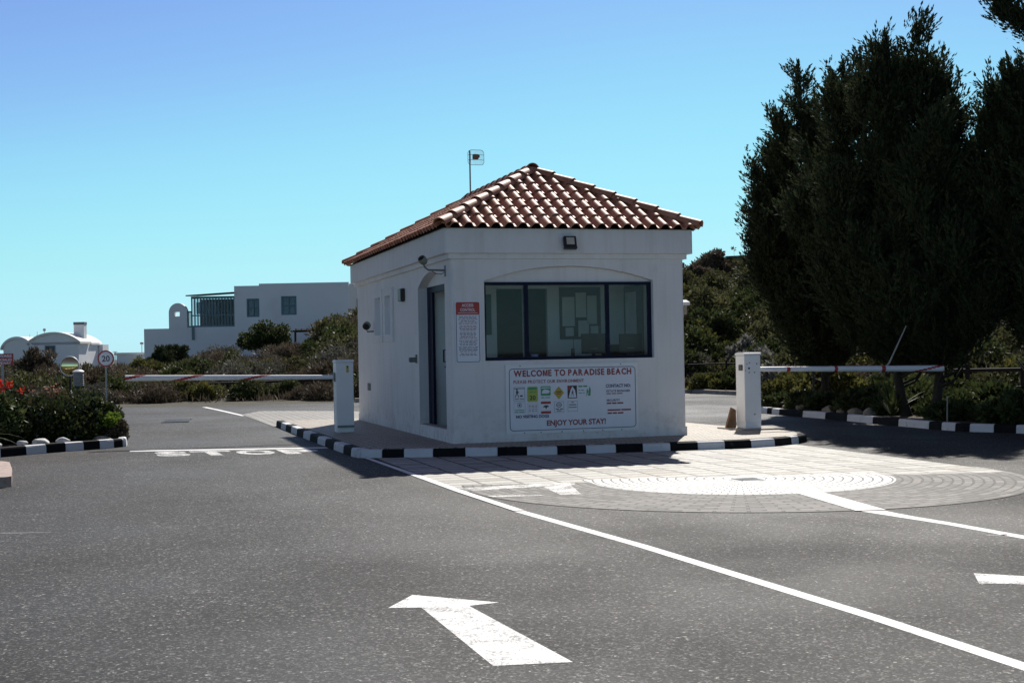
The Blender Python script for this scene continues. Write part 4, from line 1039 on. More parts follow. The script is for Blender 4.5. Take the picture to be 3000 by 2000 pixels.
# ------------------------------------------------------------------ foliage helpers
def unit(a): return a/np.maximum(1e-9, np.linalg.norm(a, axis=1, keepdims=True))
def leaves(P, D, ln, wd, tint, fold=.25):
    """one rhombic leaf per row of P, pointing along D"""
    n_ = len(P); D = unit(D); rv = nr.normal(size=(n_, 3)); S = unit(np.cross(D, rv)); Nn = np.cross(D, S)
    ln = np.broadcast_to(np.asarray(ln, float), (n_,))[:, None]; wd = np.broadcast_to(np.asarray(wd, float), (n_,))[:, None]
    V = np.stack([P, P+D*ln*.45+S*wd+Nn*wd*fold, P+D*ln, P+D*ln*.45-S*wd+Nn*wd*fold], 1).reshape(-1, 3)
    Fq = np.arange(n_*4).reshape(-1, 4)
    return V, Fq, np.repeat(np.clip(tint, 0, 1), 4)
def mesh_np(name, parts, mats, parent=None):
    """parts: list of (V, F, tint, material index)"""
    me = bpy.data.meshes.new(name); o = 0; VV = []; FF = []; TT = []; MI = []
    for V, Fq, T, mi in parts:
        VV.append(V); FF.append(Fq+o); TT.append(T); MI.append(np.full(len(Fq), mi)); o += len(V)
    V = np.concatenate(VV); T = np.concatenate(TT); MI = np.concatenate(MI)
    Fq = np.concatenate(FF)
    me.vertices.add(len(V)); me.vertices.foreach_set('co', V.astype(np.float32).ravel())
    me.loops.add(Fq.size); me.loops.foreach_set('vertex_index', Fq.astype(np.int32).ravel())
    me.polygons.add(len(Fq)); me.polygons.foreach_set('loop_start', (np.arange(len(Fq))*4).astype(np.int32))
    for q in mats: me.materials.append(M[q])
    me.polygons.foreach_set('material_index', MI.astype(np.int32))
    at_ = me.attributes.new('tint', 'FLOAT', 'POINT'); at_.data.foreach_set('value', T.astype(np.float32))
    me.update(calc_edges=True)
    ob = bpy.data.objects.new(name, me); COL.objects.link(ob); WM[ob.name] = Matrix.Identity(4)
    if parent is not None: ob.parent = parent; WM[ob.name] = WM[parent.name].copy()
    return ob
def tubes_np(lst, n=5):
    t = MB()
    for pts, rr in lst: t.tube(pts, rr, n, cap=False)
    return np.array(t.v), np.array(t.f), np.full(len(t.v), .5)
def shrub_parts(rx, rz, clumps, per, ln, wd, spiky=.5, lift=.4, stem=True, seed=0, flat=.0, stems_out=0):
    """clumps of leaves over an uneven dome, and the stems that carry them"""
    g = np.random.default_rng(seed); V_ = []; st = []
    for i in range(clumps):
        th = g.uniform(0, 2*PI); ph = math.acos(g.uniform(.0, 1)); q = g.uniform(.55, 1.0)
        c = np.array([math.cos(th)*math.sin(ph)*rx*q, math.sin(th)*math.sin(ph)*rx*q, (.12+.88*math.cos(ph)*q)*rz*g.uniform(.75, 1.12)])
        r = rx*g.uniform(.20, .38)
        d = unit(g.normal(size=(per, 3))); rr = r*g.uniform(.25, 1, (per, 1))**.6
        P = c+d*rr*np.array([1, 1, .8]); P[:, 2] = np.maximum(P[:, 2], .02)
        D = d*spiky+np.array([0, 0, lift])+g.normal(size=(per, 3))*.45
        base = g.uniform(.15, .85)
        T = base+g.normal(size=per)*.22
        V_.append((P, D, T)); 
        if stem: st.append(([(g.normal()*.06*rx, g.normal()*.06*rx, -.05), tuple(c*np.array([.45, .45, .55])), tuple(c)], [.022*rx+.006, .014*rx+.004, .004]))
    P = np.concatenate([q[0] for q in V_]); D = np.concatenate([q[1] for q in V_]); T = np.concatenate([q[2] for q in V_])
    gl = g.uniform(.65, 1.35, len(P))
    return leaves(P, D, ln*gl, wd*gl, T), st

# ------------------------------------------------------------------ background scrub
protos = []
spec = [('leaf_olive', 1.25, 1.25, 26, 120, .17, .035, 1), ('leaf_brown', 1.2, 1.0, 26, 120, .20, .022, 2), ('leaf_yellow', 1.15, 1.0, 24, 120, .15, .045, 3),
        ('leaf_dark', 1.35, 1.4, 28, 130, .16, .045, 4), ('leaf_grey', 1.1, .95, 24, 120, .20, .022, 5), ('leaf_olive', 1.5, 1.0, 30, 110, .18, .04, 6),
        ('leaf_dark', 1.0, 1.05, 22, 120, .13, .04, 7), ('leaf_yellow', .9, .75, 20, 110, .13, .04, 8), ('leaf_brown', 1.5, .8, 28, 110, .22, .025, 9), ('leaf_grey', 1.5, 1.25, 30, 110, .18, .028, 10)]
for mat_, rx, rz, cl, per, ln, wd, sd in spec:
    Lf, st = shrub_parts(rx, rz, cl, per, ln, wd, seed=sd)
    Vs, Fs, Ts = tubes_np(st)
    ob = mesh_np('shrub', [(*Lf, 0), (Vs, Fs, Ts, 1)], [mat_, 'bark'])
    protos.append(ob)
used = [False]*len(protos)
ADJ = {'leaf_olive': 'olive green', 'leaf_brown': 'dry brown', 'leaf_yellow': 'yellow green', 'leaf_dark': 'dark green', 'leaf_grey': 'grey green'}
def put_shrub(i, x, y, s, region, sz=1.0, label=None, group=None, cat='shrub', name='shrub'):
    src = protos[i]
    if not used[i]: o = src; used[i] = True
    else:
        o = src.copy(); COL.objects.link(o)
    o.name = name
    o.location = (x, y, ground_z(x, y)-.06); o.rotation_euler = (0, 0, rnd.uniform(0, 6.28)); o.scale = (s, s, s*sz)
    kind_ = ADJ[spec[i][0]]
    props(o, label or '%s shrub in the scrub thicket on the %s' % (kind_, region), cat, group or '%s shrubs on the %s' % (kind_, region))
    if label and not group and 'group' in o: del o['group']
    return o
# left bank between the far road edge and the houses
rnd = random.Random(23)
cnt = 0
def scatter(nn, a0, a1, d0, d1, region, weights, s0, s1, tab=None, grow=0):
    global cnt
    for _ in range(nn):
        a = rnd.uniform(a0, a1); t = rnd.random()
        Ds = lerp_tab(a, DS)+.2
        D = Ds+d0+(d1-d0)*t**1.25
        x, y = at(a, D)
        i = rnd.choices(range(len(protos)), weights)[0]
        put_shrub(i, x, y, rnd.uniform(s0, s1)*(1+grow*t), region); cnt += 1
#            ol br ye dk gr ol dk ye br gr
scatter(34, -.41, -.10, 0, 3, 'left bank', [2, 4, 1, 4, 3, 2, 4, 1, 4, 1], .45, .70)
scatter(80, -.41, -.10, 3, 36, 'left bank', [2, 4, 1.4, 1.2, 3, 2, 1.4, 1.2, 4, 3], .5, .85, grow=.30)
scatter(36, -.135, -.085, 6, 34, 'left bank', [2, 4, 1, 1, 3, 2, 1, 1, 4, 2], .65, 1.0, grow=.55)
scatter(22, -.085, .125, 1, 28, 'bank behind the gatehouse', [3, 2, 3, 3, 2, 3, 3, 2, 2, 2], .7, 1.1)
scatter(78, .122, .26, 0, 26, 'right hillside', [5, 1.2, 5, 4, 1.3, 5, 4, 4, 1, 2], .5, .95, grow=.25)
scatter(44, .24, .45, 0, 16, 'right hillside', [4, 1.2, 6, 3, 1.3, 4, 3, 6, 1, 1], .6, .95, grow=.3)
# thin ground layer of tufts that fills in between the shrubs
P_ = []; T_ = []
for _ in range(5200):
    a = rnd.uniform(-.43, .46); Ds = lerp_tab(a, DS)-.1; D = Ds+rnd.random()**1.3*42
    x, y = at(a, D); z = ground_z(x, y); b = rnd.random()
    for q in range(7): P_.append((x+rnd.gauss(0, .14), y+rnd.gauss(0, .14), z-.02)); T_.append(b+rnd.gauss(0, .12))
P_ = np.array(P_); D_ = nr.normal(size=P_.shape)*.5+np.array([0, 0, 1.0])
V, Fq, T = leaves(P_, D_, nr.uniform(.14, .42, len(P_)), .022, np.array(T_))
o = mesh_np('undergrowth', [(V, Fq, T, 0)], ['leaf_brown']); props(o, 'low dry grass and twigs covering the banks between the shrubs', 'undergrowth', kind='stuff')

def own_shrub(name, label, cat, x, y, z, mat_, rx, rz, cl, per, ln, wd, sd, spiky=.5, lift=.4, extra=None, group=None, stem_mat='bark'):
    t = thing(name, label, cat, (x, y, z), 0, group)
    Lf, st = shrub_parts(rx, rz, cl, per, ln, wd, spiky, lift, True, sd)
    parts = [(*Lf, 0)]; mats = [mat_]
    if extra:
        m2, k2, l2, w2 = extra
        P = Lf[0].reshape(-1, 4, 3)[:, 2]; cand = P[P[:, 2] > rz*.45]; sel = cand[nr.integers(0, len(cand), k2)]
        Q = leaves(sel, nr.normal(size=(k2, 3))+np.array([0, 0, .6]), l2, w2, nr.random(k2)); parts.append((*Q, 1)); mats.append(m2)
    f_o = mesh_np('foliage', parts, mats, t)
    Vs, Fs, Ts = tubes_np(st); mesh_np('stem', [(Vs, Fs, Ts, 0)], [stem_mat], t)
    return t
def spot(px_a, D): return at(px_a, D)
def gzz(x, y): return ground_z(x, y)-.05
# singled-out bushes (a = lateral tangent)
x, y = at((775-1500)/3900, 82); own_shrub('round_bush', 'rounded bright green bush in front of the long white house', 'bush', x, y, 1.85, 'leaf_dark', 1.55, 1.5, 60, 170, .14, .05, 31)
x, y = at((505-1500)/3900, 80); own_shrub('conifer_bush', 'dark pointed conifer bush against the low end of the white house', 'bush', x, y, gzz(x, y), 'leaf_cypress', 1.0, 1.75, 40, 170, .2, .035, 32, .35, .8)
x, y = at((470-1500)/3900, 78); own_shrub('conifer_bush', 'smaller dark bush left of the pointed conifer by the white house', 'bush', x, y, gzz(x, y), 'leaf_cypress', .8, 1.35, 34, 150, .2, .035, 33, .35, .7)
x, y = at((110-1500)/3900, 60); own_shrub('dry_bush', 'tall greyish brown bush before the barrel-roofed house', 'bush', x, y, gzz(x, y), 'leaf_brown', 1.0, 1.9, 44, 150, .18, .03, 34, .4, .6)
x, y = at((160-1500)/3900, 52); own_shrub('dry_bush', 'wide brown bush behind the traffic mirror', 'bush', x, y, gzz(x, y), 'leaf_brown', 1.25, 1.0, 44, 150, .16, .03, 35)
x, y = at((265-1500)/3900, 55); own_shrub('dry_bush', 'brown bush between the mirror and the speed sign', 'bush', x, y, gzz(x, y), 'leaf_brown', 1.0, .95, 40, 140, .16, .03, 36)
x, y = at((50-1500)/3900, 46); own_shrub('verge_bush', 'dark green bush under the red driveway sign', 'bush', x, y, gzz(x, y), 'leaf_dark', .8, .55, 34, 140, .13, .035, 37)
x, y = at((2090-1500)/3900, 66); own_shrub('crest_bush', 'dark brown bush standing on the right hill crest', 'bush', x, y, 5.0, 'leaf_brown', .95, 1.25, 44, 150, .15, .03, 38)
x, y = at((2160-1500)/3900, 66); own_shrub('twig_bush', 'sparse twiggy sapling on the right hill crest', 'bush', x, y, 5.0, 'leaf_brown', .35, 1.4, 20, 30, .14, .02, 39, .4, .6)
x, y = at((2040-1500)/3900, 64); own_shrub('crest_bush', 'low brown bush at the roofline end of the hill crest', 'bush', x, y, 4.8, 'leaf_brown', .7, .6, 26, 120, .15, .03, 40)
for i_, (px, D, z, r1, h1, lab) in enumerate([(2225, 43, .55, .75, 1.1, 'upper silvery white-leaved shrub on the right hillside'), (2285, 41, .2, .6, .95, 'silvery shrub beside the left edge of the cypress crown'), (2180, 45, 1.1, .6, .8, 'pale grey twiggy shrub left of the silvery shrubs')]):
    x, y = at((px-1500)/3900, D); own_shrub('silver_shrub', lab, 'shrub', x, y, max(gzz(x, y), z-.3), 'leaf_silver', r1, h1, 40, 80, .16, .035, 50+i_, .5, .5)
x, y = at((2335-1500)/3900, 37.5); 
own_shrub('verge_bush', 'yellow green bush low behind the right boom arm', 'bush', x, y, -.05, 'leaf_yellow', .9, .6, 40, 150, .14, .04, 55)
x, y = at((2090-1500)/3900, 42.2); own_shrub('verge_bush', 'yellowish verge shrub beside the far kerb right of the gatehouse', 'bush', x, y, .0, 'leaf_yellow', .8, .55, 36, 150, .13, .035, 56)
x, y = at((2440-1500)/3900, 31); own_shrub('yellow_shrub', 'sunlit yellow green shrub seen under the cypress branches', 'shrub', x, y, .05, 'leaf_yellow', .8, .75, 40, 150, .14, .04, 57)

# ------------------------------------------------------------------ cypress trees
def cypress(label, base, leaders, seed, lean=0.0):
    g = np.random.default_rng(seed); t = thing('cypress_tree', label, 'tree', (base[0], base[1], .05), 0, 'dark cypresses beside the exit lane')
    tr = MB(); PP = []; DD = []; LL = []; TT = []
    b = np.array(base, float)
    lx1, ly1 = g.uniform(-.16, .16, 2); tr.tube([(b[0]+lx1, b[1]+ly1, -.1), (b[0]+lx1*.8, b[1]+ly1, .10), (b[0]+lx1*.2, b[1]+ly1*.4, .45), (b[0]-lx1*.2, b[1], .85), (b[0], b[1], 1.3)], [.19, .115, .085, .075, .07], 10)
    for q_ in range(5):
        a_ = g.uniform(0, 6.28); z_ = g.uniform(.5, 1.0); tr.tube([(b[0], b[1], z_), (b[0]+.3*math.cos(a_), b[1]+.3*math.sin(a_), z_+.12), (b[0]+.6*math.cos(a_), b[1]+.6*math.sin(a_), z_+.5)], [.03, .022, .01], 5, cap=False)
    full = []
    for ld in leaders:
        (tx, ty, tz), R, z0, k_ = ld[:4]
        full.append(((tx, ty, tz), R*.62, z0, int(k_*.45), *ld[4:], 1) if len(ld) > 4 else ((tx, ty, tz), R*.62, z0, int(k_*.45), None, None, 1))
        if len(ld) > 4: full[-1] = ((tx, ty, tz), R, z0, k_, ld[4], ld[5], 1); continue
        tip = np.array([tx, ty, tz]); st = np.array([b[0], b[1], 1.0]); mid = np.array([b[0]+(tx-b[0])*.75, b[1]+(ty-b[1])*.75, 1.0+(tz-1.0)*.38])
        for q_ in range(int(k_*.24)):
            s_ = g.uniform(.05, .93); o_ = (1-s_)**2*st+2*s_*(1-s_)*mid+s_*s_*tip
            hh = max(0, (o_[2]-z0)/(tz-z0)); rr = R*(min(1, .6+3*hh))*(1-hh)**.8+.08
            a_ = g.uniform(0, 2*PI); out = np.array([math.cos(a_), math.sin(a_), 0])
            rl = rr*g.uniform(.75, 1.25); ht = g.uniform(.65, 1.25)*(.35+.75*rr)
            tp_ = o_+out*rl+np.array([0, 0, ht]); md = o_+out*rl*.85+np.array([0, 0, ht*.25])
            full.append((tuple(tp_), .17+.16*rr, o_[2]+.1*ht, 8, o_, md, 0))
    for (tx, ty, tz), R, z0, k_, st0, md0, main in full:
        tip = np.array([tx, ty, tz]); st = np.array([b[0], b[1], 1.0])
        mid = np.array([b[0]+(tx-b[0])*.75, b[1]+(ty-b[1])*.75, 1.0+(tz-1.0)*.38])
        if st0 is not None: st, mid = np.array(st0), np.array(md0)
        def ax(s): return (1-s)**2*st+2*s*(1-s)*mid+s*s*tip
        tr.tube([tuple(ax(s)) for s in np.linspace(0, 1, 7)], list(np.linspace(.06, .006, 7)) if main else list(np.linspace(.018, .003, 7)), 7 if main else 4, cap=False)
        for i in range(k_):
            s = g.uniform(0, 1)**.9*.97; o_ = ax(s)
            h = (o_[2]-z0)/(tz-z0)
            if h < -.3: continue
            hh = max(0, min(1, h))
            Rl = R*(min(1, .55+3*hh))*(1-hh)**.85+.05
            if h < 0: Rl *= .8
            az_ = g.uniform(0, 2*PI); e = g.uniform(.30, .95) if hh > .25 else g.uniform(.0, .6)
            out = np.array([math.cos(az_), math.sin(az_), 0]); ns = max(5, int(Rl*20)) if main else 3; ss = np.linspace(.12, 1, ns)
            up = e*Rl
            C = o_+np.outer(ss, out)*Rl*(1-.12*ss[:, None])+np.outer(ss**1.7*.55+ss*.45, [0, 0, up])
            if Rl > .35 and main: tr.tube([tuple(C[0]-out*.1*Rl), tuple(C[len(C)//2]), tuple(C[-1])], [.016, .010, .003], 4, cap=False)
            tan = unit(np.gradient(C, axis=0)); base_t = g.uniform(0, 1)
            m_ = 24 if main else 15
            for j in range(ns):
                for rep in range(2):
                    # a feathery plume: small scale leaves packed along a short upswept axis
                    pl = g.uniform(.22, .46)*(1-.15*ss[j]); st_ = C[j]+g.normal(size=3)*(.12*(1-.7*ss[j])+.015)
                    ax_ = tan[j]*.9+np.array([0, 0, .55])+g.normal(size=3)*(.42-.2*ss[j]); ax_ /= np.linalg.norm(ax_)
                    q = g.uniform(0, 1, (m_, 1)); rad = .034*(1-q*.92)
                    off = g.normal(size=(m_, 3))*rad
                    PP.append(st_+ax_*q*pl+off); DD.append(ax_+off/.045*.30+g.normal(size=(m_, 3))*.10)
                    LL.append(g.uniform(.055, .10, m_)); TT.append(np.clip(base_t*.45+.25*ss[j]+.2*q[:, 0]+g.normal(size=m_)*.12, 0, 1))
            # long tapering tip plume with side sprays, upswept at its end
            pl = g.uniform(.5, .95)*(1 if Rl > .3 else .6); pl *= 1 if main else .6; m2 = int(210*pl)
            ax_ = tan[-1]*.8+np.array([0, 0, .55])+g.normal(size=3)*.16; ax_ /= np.linalg.norm(ax_)
            q = g.uniform(0, 1, (m2, 1))**1.15; off = g.normal(size=(m2, 3)); off *= (.060*(1-q)**.9+.003)
            bend = np.array([0, 0, .20])*q**2*pl
            PP.append(C[-1]-ax_*.25+ax_*q*pl+bend+off); DD.append(ax_*.9+np.array([0, 0, .4])*q+off/.105*.5+g.normal(size=(m2, 3))*.1); LL.append(g.uniform(.05, .095, m2)); TT.append(np.clip(.35+.4*q[:, 0]+g.normal(size=m2)*.1, 0, 1))
        m3 = 340 if main else 130; q = g.uniform(.74 if main else .45, 1, m3); C = np.array([ax(v) for v in q]); d3 = (tip-ax(.8))/np.linalg.norm(tip-ax(.8)); off = g.normal(size=(m3, 3))*((.11*(1-(q[:, None]-.74)/.26)+.012) if main else (.075*(1-(q[:, None]-.45)/.55)+.004))
        PP.append(C+off); DD.append(np.repeat(d3[None, :], m3, 0)+off*4+g.normal(size=(m3, 3))*.15); LL.append(g.uniform(.07, .13, m3)); TT.append(np.full(m3, .5))
    P = np.concatenate(PP); Dd = np.concatenate(DD); Ln = np.concatenate(LL); T = np.concatenate(TT)
    keep = P[:, 2] > .55
    P, Dd, Ln, T = P[keep], Dd[keep], Ln[keep], T[keep]
    V, Fq, Tt = leaves(P-np.array([b[0], b[1], .05]), Dd, Ln, Ln*.17, T)
    mesh_np('crown', [(V, Fq, Tt, 0)], ['leaf_cypress'], t)
    tr.build('trunk', 'bark', t, smooth_=True)
    return t
cypress('broad cypress set back at the left with its crown sloping down to the hillside', (10.1, 7.3), [((8.45, 7.22, 4.44), .85, .9, 60), ((8.83, 7.62, 5.23), .85, .9, 60), ((9.25, 7.91, 5.95), .85, .9, 60), ((9.12, 7.22, 6.43), .9, .9, 65), ((9.73, 7.55, 7.58), .95, .9, 75), ((10.55, 8.35, 7.21), 1.0, .9, 60),
    ((8.39, 6.93, 3.69), .7, .8, 45), ((8.62, 6.87, 2.97), .7, .8, 40), ((8.79, 6.31, 2.37), .7, .6, 40), ((9.58, 6.40, 2.6), .8, .5, 40), ((9.3, 6.5, 4.4), .9, .9, 55), ((10.4, 6.3, 3.6), .9, .7, 45), ((10.0, 6.4, 6.2), .9, .9, 60)], 105)
cypress('dense cypress behind the boom tip with several short spires', (9.1, 2.9), [((8.57, 4.25, 6.50), .9, .9, 65), ((9.09, 4.62, 6.90), .95, .9, 65), ((8.88, 3.64, 6.94), .9, .9, 65), ((8.57, 2.69, 6.40), .9, .9, 65), ((8.11, 4.39, 5.30), .85, .9, 58), ((7.95, 4.3, 4.13), .8, .9, 50), ((7.85, 2.95, 4.57), .85, .9, 58),
    ((8.0, 2.3, 3.2), .75, .9, 45), ((8.3, 1.7, 2.5), .75, .8, 40), ((8.0, 3.6, 2.8), .75, .8, 40), ((8.8, 1.9, 4.8), .9, .9, 55)], 101)
cypress('tallest cypress in the middle with two pointed tops', (9.38, 2.1), [((8.77, 2.62, 7.04), .85, 1.0, 70), ((9.33, 2.98, 6.81), .9, 1.0, 60), ((9.31, 2.46, 7.37), .9, 1.0, 75), ((9.76, 2.65, 6.60), .85, 1.0, 60), ((9.92, 2.32, 5.7), .8, 1.1, 50), ((10.34, 2.69, 5.0), .8, 1.2, 45),
    ((8.9, 1.2, 5.4), .95, .9, 60), ((9.6, 1.0, 4.6), .9, 1.1, 55), ((9.0, .8, 3.2), .8, .9, 50), ((9.8, 1.0, 3.0), .85, 1.0, 45), ((9.5, .6, 2.2), .7, .8, 35)], 102)
cypress('right cypress reaching out of frame with ragged open top', (10.55, .2), [((9.60, 1.14, 5.0), .65, 1.5, 50), ((9.66, .81, 5.62), .65, 1.5, 52), ((9.83, .76, 6.14), .75, 1.4, 62), ((10.0, .48, 6.03), .8, 1.4, 60), ((10.2, .1, 6.2), .9, 1.4, 60), ((10.9, .6, 6.1), .9, 1.5, 50), ((9.75, -.2, 4.2), .8, 1.4, 52), ((10.9, -.8, 5.4), 1.0, 1.5, 50), ((9.7, -.5, 3.0), .75, 1.2, 40), ((10.0, 1.5, 3.8), .8, 1.5, 45)], 103)
cypress('cypress beyond the frame edge sending one long branch into the top right corner', (12.2, -.8), [((9.46, .36, 7.03), .34, 5.6, 60, (11.9, -.6, 5.2), (10.5, .1, 6.1)), ((12.0, -.8, 9.0), 1.2, 2.0, 70), ((11.7, -.2, 7.4), 1.0, 2.0, 50)], 104)
cypress('cypress standing behind the others at the far right edge by the rail fence', (13.2, 4.1), [((12.6, 4.4, 5.6), .9, 1.5, 55), ((13.2, 4.0, 6.6), 1.0, 1.5, 60), ((13.9, 4.6, 6.0), 1.0, 1.4, 50), ((12.9, 3.4, 4.6), .9, 1.3, 45)], 106)
# verge planting and small things under the trees
def spiky(name, label, cat, x, y, z, n_, ln, wd, mat_, seed, up=.6, group=None, droop=.35):
    g = np.random.default_rng(seed); t = thing(name, label, cat, (x, y, z), 0, group); mb = MB(); tint = []
    for i in range(n_):
        a = g.uniform(0, 2*PI); e = g.uniform(up-.35, up+.45); l_ = ln*g.uniform(.7, 1.1); out = Vector((math.cos(a), math.sin(a), 0)); sd = Vector((-math.sin(a), math.cos(a), 0))
        vs = []; k = 6
        for j in range(k+1):
            s = j/k; c = out*(l_*s*math.cos(e))+Vector((0, 0, l_*(s*math.sin(e)-droop*s*s*.6)+.02)); w_ = wd*(1-s**1.6)*(.7+.6*s if s < .5 else 1)
            vs += [c+sd*w_+Vector((0, 0, w_*.35)), c, c-sd*w_+Vector((0, 0, w_*.35))]
        fs = []
        for j in range(k): fs += [(3*j, 3*j+1, 3*j+4, 3*j+3), (3*j+1, 3*j+2, 3*j+5, 3*j+4)]
        mb.add(vs, fs); tint += [g.uniform(0, 1)]*len(vs)
    mb.build('leaves', mat_, t, world=False, tint=tint); return t
spiky('agave', 'dark agave rosette under the tallest cypress by the kerb', 'agave', 8.95, 2.9, .1, 26, .85, .045, 'leaf_dark', 61, .9)
spiky('agave', 'smaller dark rosette at the kerb near the pale peg', 'agave', 9.0, .5, .1, 22, .5, .035, 'leaf_dark', 62, .7)
for i_, (x, y, r1, h1, lab) in enumerate([(9.35, 6.6, .5, .35, 'low dark ground shrub at the tip of the right bed'), (9.4, 4.6, .6, .4, 'low dark ground shrub before the thin black pole'), (9.3, -.1, .6, .45, 'dark ground shrub left of the frame edge under the right cypress'), (9.75, -1.1, .6, .45, 'dark ground shrub at the right frame edge'), (10.2, 3.6, .7, .6, 'dark ground shrub behind the cypress trunks'), (9.1, 1.35, .4, .3, 'low dark ground shrub between the agave and the peg')]):
    own_shrub('ground_shrub', lab, 'shrub', x, y, .08, 'leaf_dark', r1, h1, 26, 130, .11, .025, 70+i_)
ppx, ppy = at((2380-1500)/3900, 29.5); g0 = [o for o in bpy.data.objects if o.name.startswith('ground_shrub')][-1]
for i_, (x, y, sc_) in enumerate([(9.9, 4.6, 1.2), (10.6, 5.4, 1.4), (9.4, 3.6, .9), (11.2, 4.4, 1.5), (11.0, 2.8, 1.4), (9.9, 2.6, 1.0), (10.4, 1.2, 1.1), (9.6, .6, .9), (11.6, 6.2, 1.5), (9.2, 5.6, .9), (9.2, 7.6, .8), (10.9, -.4, 1.1), (10.3, -1.6, 1.0), (12.2, 2.4, 1.5)]):
    c_ = g0.copy(); COL.objects.link(c_); c_.name = 'ground_shrub'; c_.location = (x, y, .08); c_.rotation_euler = (0, 0, i_*1.1); c_.scale = (sc_*1.3, sc_*1.3, sc_*1.15)
    c_['label'] = 'dark ground cover shrub in the deep shade between the cypress trunks'; c_['group'] = 'ground cover shrubs between the cypress trunks'
    for ch in list(g0.children):
        d_ = ch.copy(); COL.objects.link(d_); d_.parent = c_
t = thing('black_pole', 'thin black pole standing left of the cypress trunks', 'pole', (ppx, ppy, .1))
mb = MB(); mb.tube([(ppx, ppy, 0), (ppx, ppy, 1.5)], .022, 8); mb.lathe([(.03, 1.5), (.03, 1.52), (0, 1.53)], 8, 0, Matrix.Translation((ppx, ppy, 0))); mb.build('shaft', 'black_metal', t)
mb = MB(); mb.tube([(7.45, .86, .95), (7.62, .86, 1.12), (7.95, .86, 1.72)], [.016, .015, .009], 8); o = mb.build('leaning_stake', 'stake', None)
props(origin(o, (7.45, .86, .95)), 'thin pale grey stick leaning up from the right boom arm', 'stick')
mb = MB(); mb.tube([(8.62, .75, .08), (8.63, .75, .52)], [.012, .010], 8); mb.lathe([(.016, .52), (.012, .54), (0, .545)], 8, 0, Matrix.Translation((8.63, .75, 0))); o = mb.build('marker_peg', 'stake', None)
props(origin(o, (8.62, .75, .1)), 'thin pale marker peg behind the right kerb', 'peg')
def rock(label, x, y, z, r, seed, mat_, group, sq=.65):
    g = np.random.default_rng(seed); bm = bmesh.new(); bmesh.ops.create_icosphere(bm, subdivisions=3, radius=1)
    ofs = g.uniform(-9, 9, 3); pl = unit(g.normal(size=(9, 3))); hh = g.uniform(.62, .95, 9)
    for v in bm.verts:
        c = np.array(v.co)
        for q, h in zip(pl, hh):
            d = c@q
            if d > h: c = c-q*(d-h)*.9
        v.co = Vector(c)
    mb = MB(); mb.addbm(bm, 0, Matrix.Rotation(g.uniform(0, 6), 4, 'Z') @ Matrix.Diagonal((r*g.uniform(.9, 1.35), r*g.uniform(.7, 1), r*sq, 1)))
    o = mb.build('rock', mat_, None, angle=.5); o.location = (x, y, z); props(o, label, 'rock', group); return o
for i_, (x, y, r, lab) in enumerate([(-6.42, 3.0, .16, 'flat pale rock at the left frame edge on the planter kerb'), (-6.0, 3.32, .10, 'first rounded pale rock right of the flat one on the planter kerb'), (-5.74, 3.46, .13, 'wide pale rock in the middle of the planter kerb row'), (-5.42, 3.66, .11, 'pale rock last in the row under the dark hedge')]):
    rock(lab, x, y, .15, r, 80+i_, 'stone_white', None, .5)
rock('flat brown stone by the dry plants at the planter corner', -4.85, 4.15, .12, .16, 85, 'stone', None, .4)
for i_, (x, y) in enumerate([(9.05, 7.9), (8.98, 7.0), (8.95, 6.3), (8.93, 5.7), (8.92, 5.15), (8.9, 4.6), (8.92, 4.1), (8.86, 3.5)]):
    rock('tan retaining rock in the low row behind the striped right kerb', x, y, .13, rnd.uniform(.10, .17), 90+i_, 'stone', 'retaining rocks behind the right kerb', .75)

# ------------------------------------------------------------------ left planter
own_shrub('hedge_shrub', 'large dark small-leaved hedge bush around the lantern', 'hedge', -5.55, 4.75, .08, 'leaf_hedge', .72, .80, 110, 190, .062, .020, 111)
own_shrub('hedge_shrub', 'dark hedge bush at the left end of the planter', 'hedge', -6.35, 4.55, .08, 'leaf_hedge', .68, .74, 100, 190, .062, .020, 112)
own_shrub('gardenia_shrub', 'glossy hedge bush with pale leaf tips at the planter corner', 'hedge', -4.98, 4.85, .08, 'leaf_hedge', .42, .76, 80, 170, .058, .021, 113, extra=('flower_white', 190, .035, .012))
own_shrub('bright_plant', 'small bright lime green plant at the right end of the hedge', 'plant', -4.70, 4.45, .32, 'leaf_bright', .16, .22, 24, 60, .06, .014, 114, .6, .6)
own_shrub('dry_plant', 'dry brownish ground plant spilling over the planter corner', 'plant', -4.66, 4.55, .08, 'leaf_brown', .22, .34, 40, 90, .06, .014, 115)
own_shrub('pink_flower_plant', 'reddish pink flowering sprigs on top of the hedge left of the lantern', 'plant', -5.72, 5.05, .45, 'leaf_brown', .5, .52, 40, 50, .07, .012, 116, .4, .8, extra=('flower_pink', 240, .05, .014))
own_shrub('green_plant', 'mid green leafy plant at the left frame edge of the planter', 'plant', -6.45, 3.9, .3, 'leaf_strap', .36, .62, 40, 80, .10, .026, 117)
spiky('strap_plant', 'strap-leaved plant drooping over the kerb at the left frame edge', 'plant', -6.66, 3.1, .2, 20, .75, .03, 'leaf_strap', 118, .55, None, .75)
t = spiky('red_aloe', 'strappy plant with bright red flower heads at the left frame edge', 'plant', -6.42, 3.75, .62, 22, .48, .02, 'leaf_strap', 119, .8)
for (x, y, z, k_) in ((-6.36, 3.72, 1.08, 40), (-6.22, 3.9, 1.03, 30), (-6.04, 3.95, .93, 12), (-6.30, 3.6, .98, 12)):
    P = np.array([x, y, z])+np.clip(nr.normal(size=(k_, 3)), -1.5, 1.5)*np.array([.02, .02, .03])
    Q = leaves(P-np.array([-6.42, 3.75, .62]), nr.normal(size=(k_, 3))+np.array([0, 0, .5]), .06, .016, nr.random(k_)); mesh_np('flower_head', [(*Q, 0)], ['flower_red'], t)

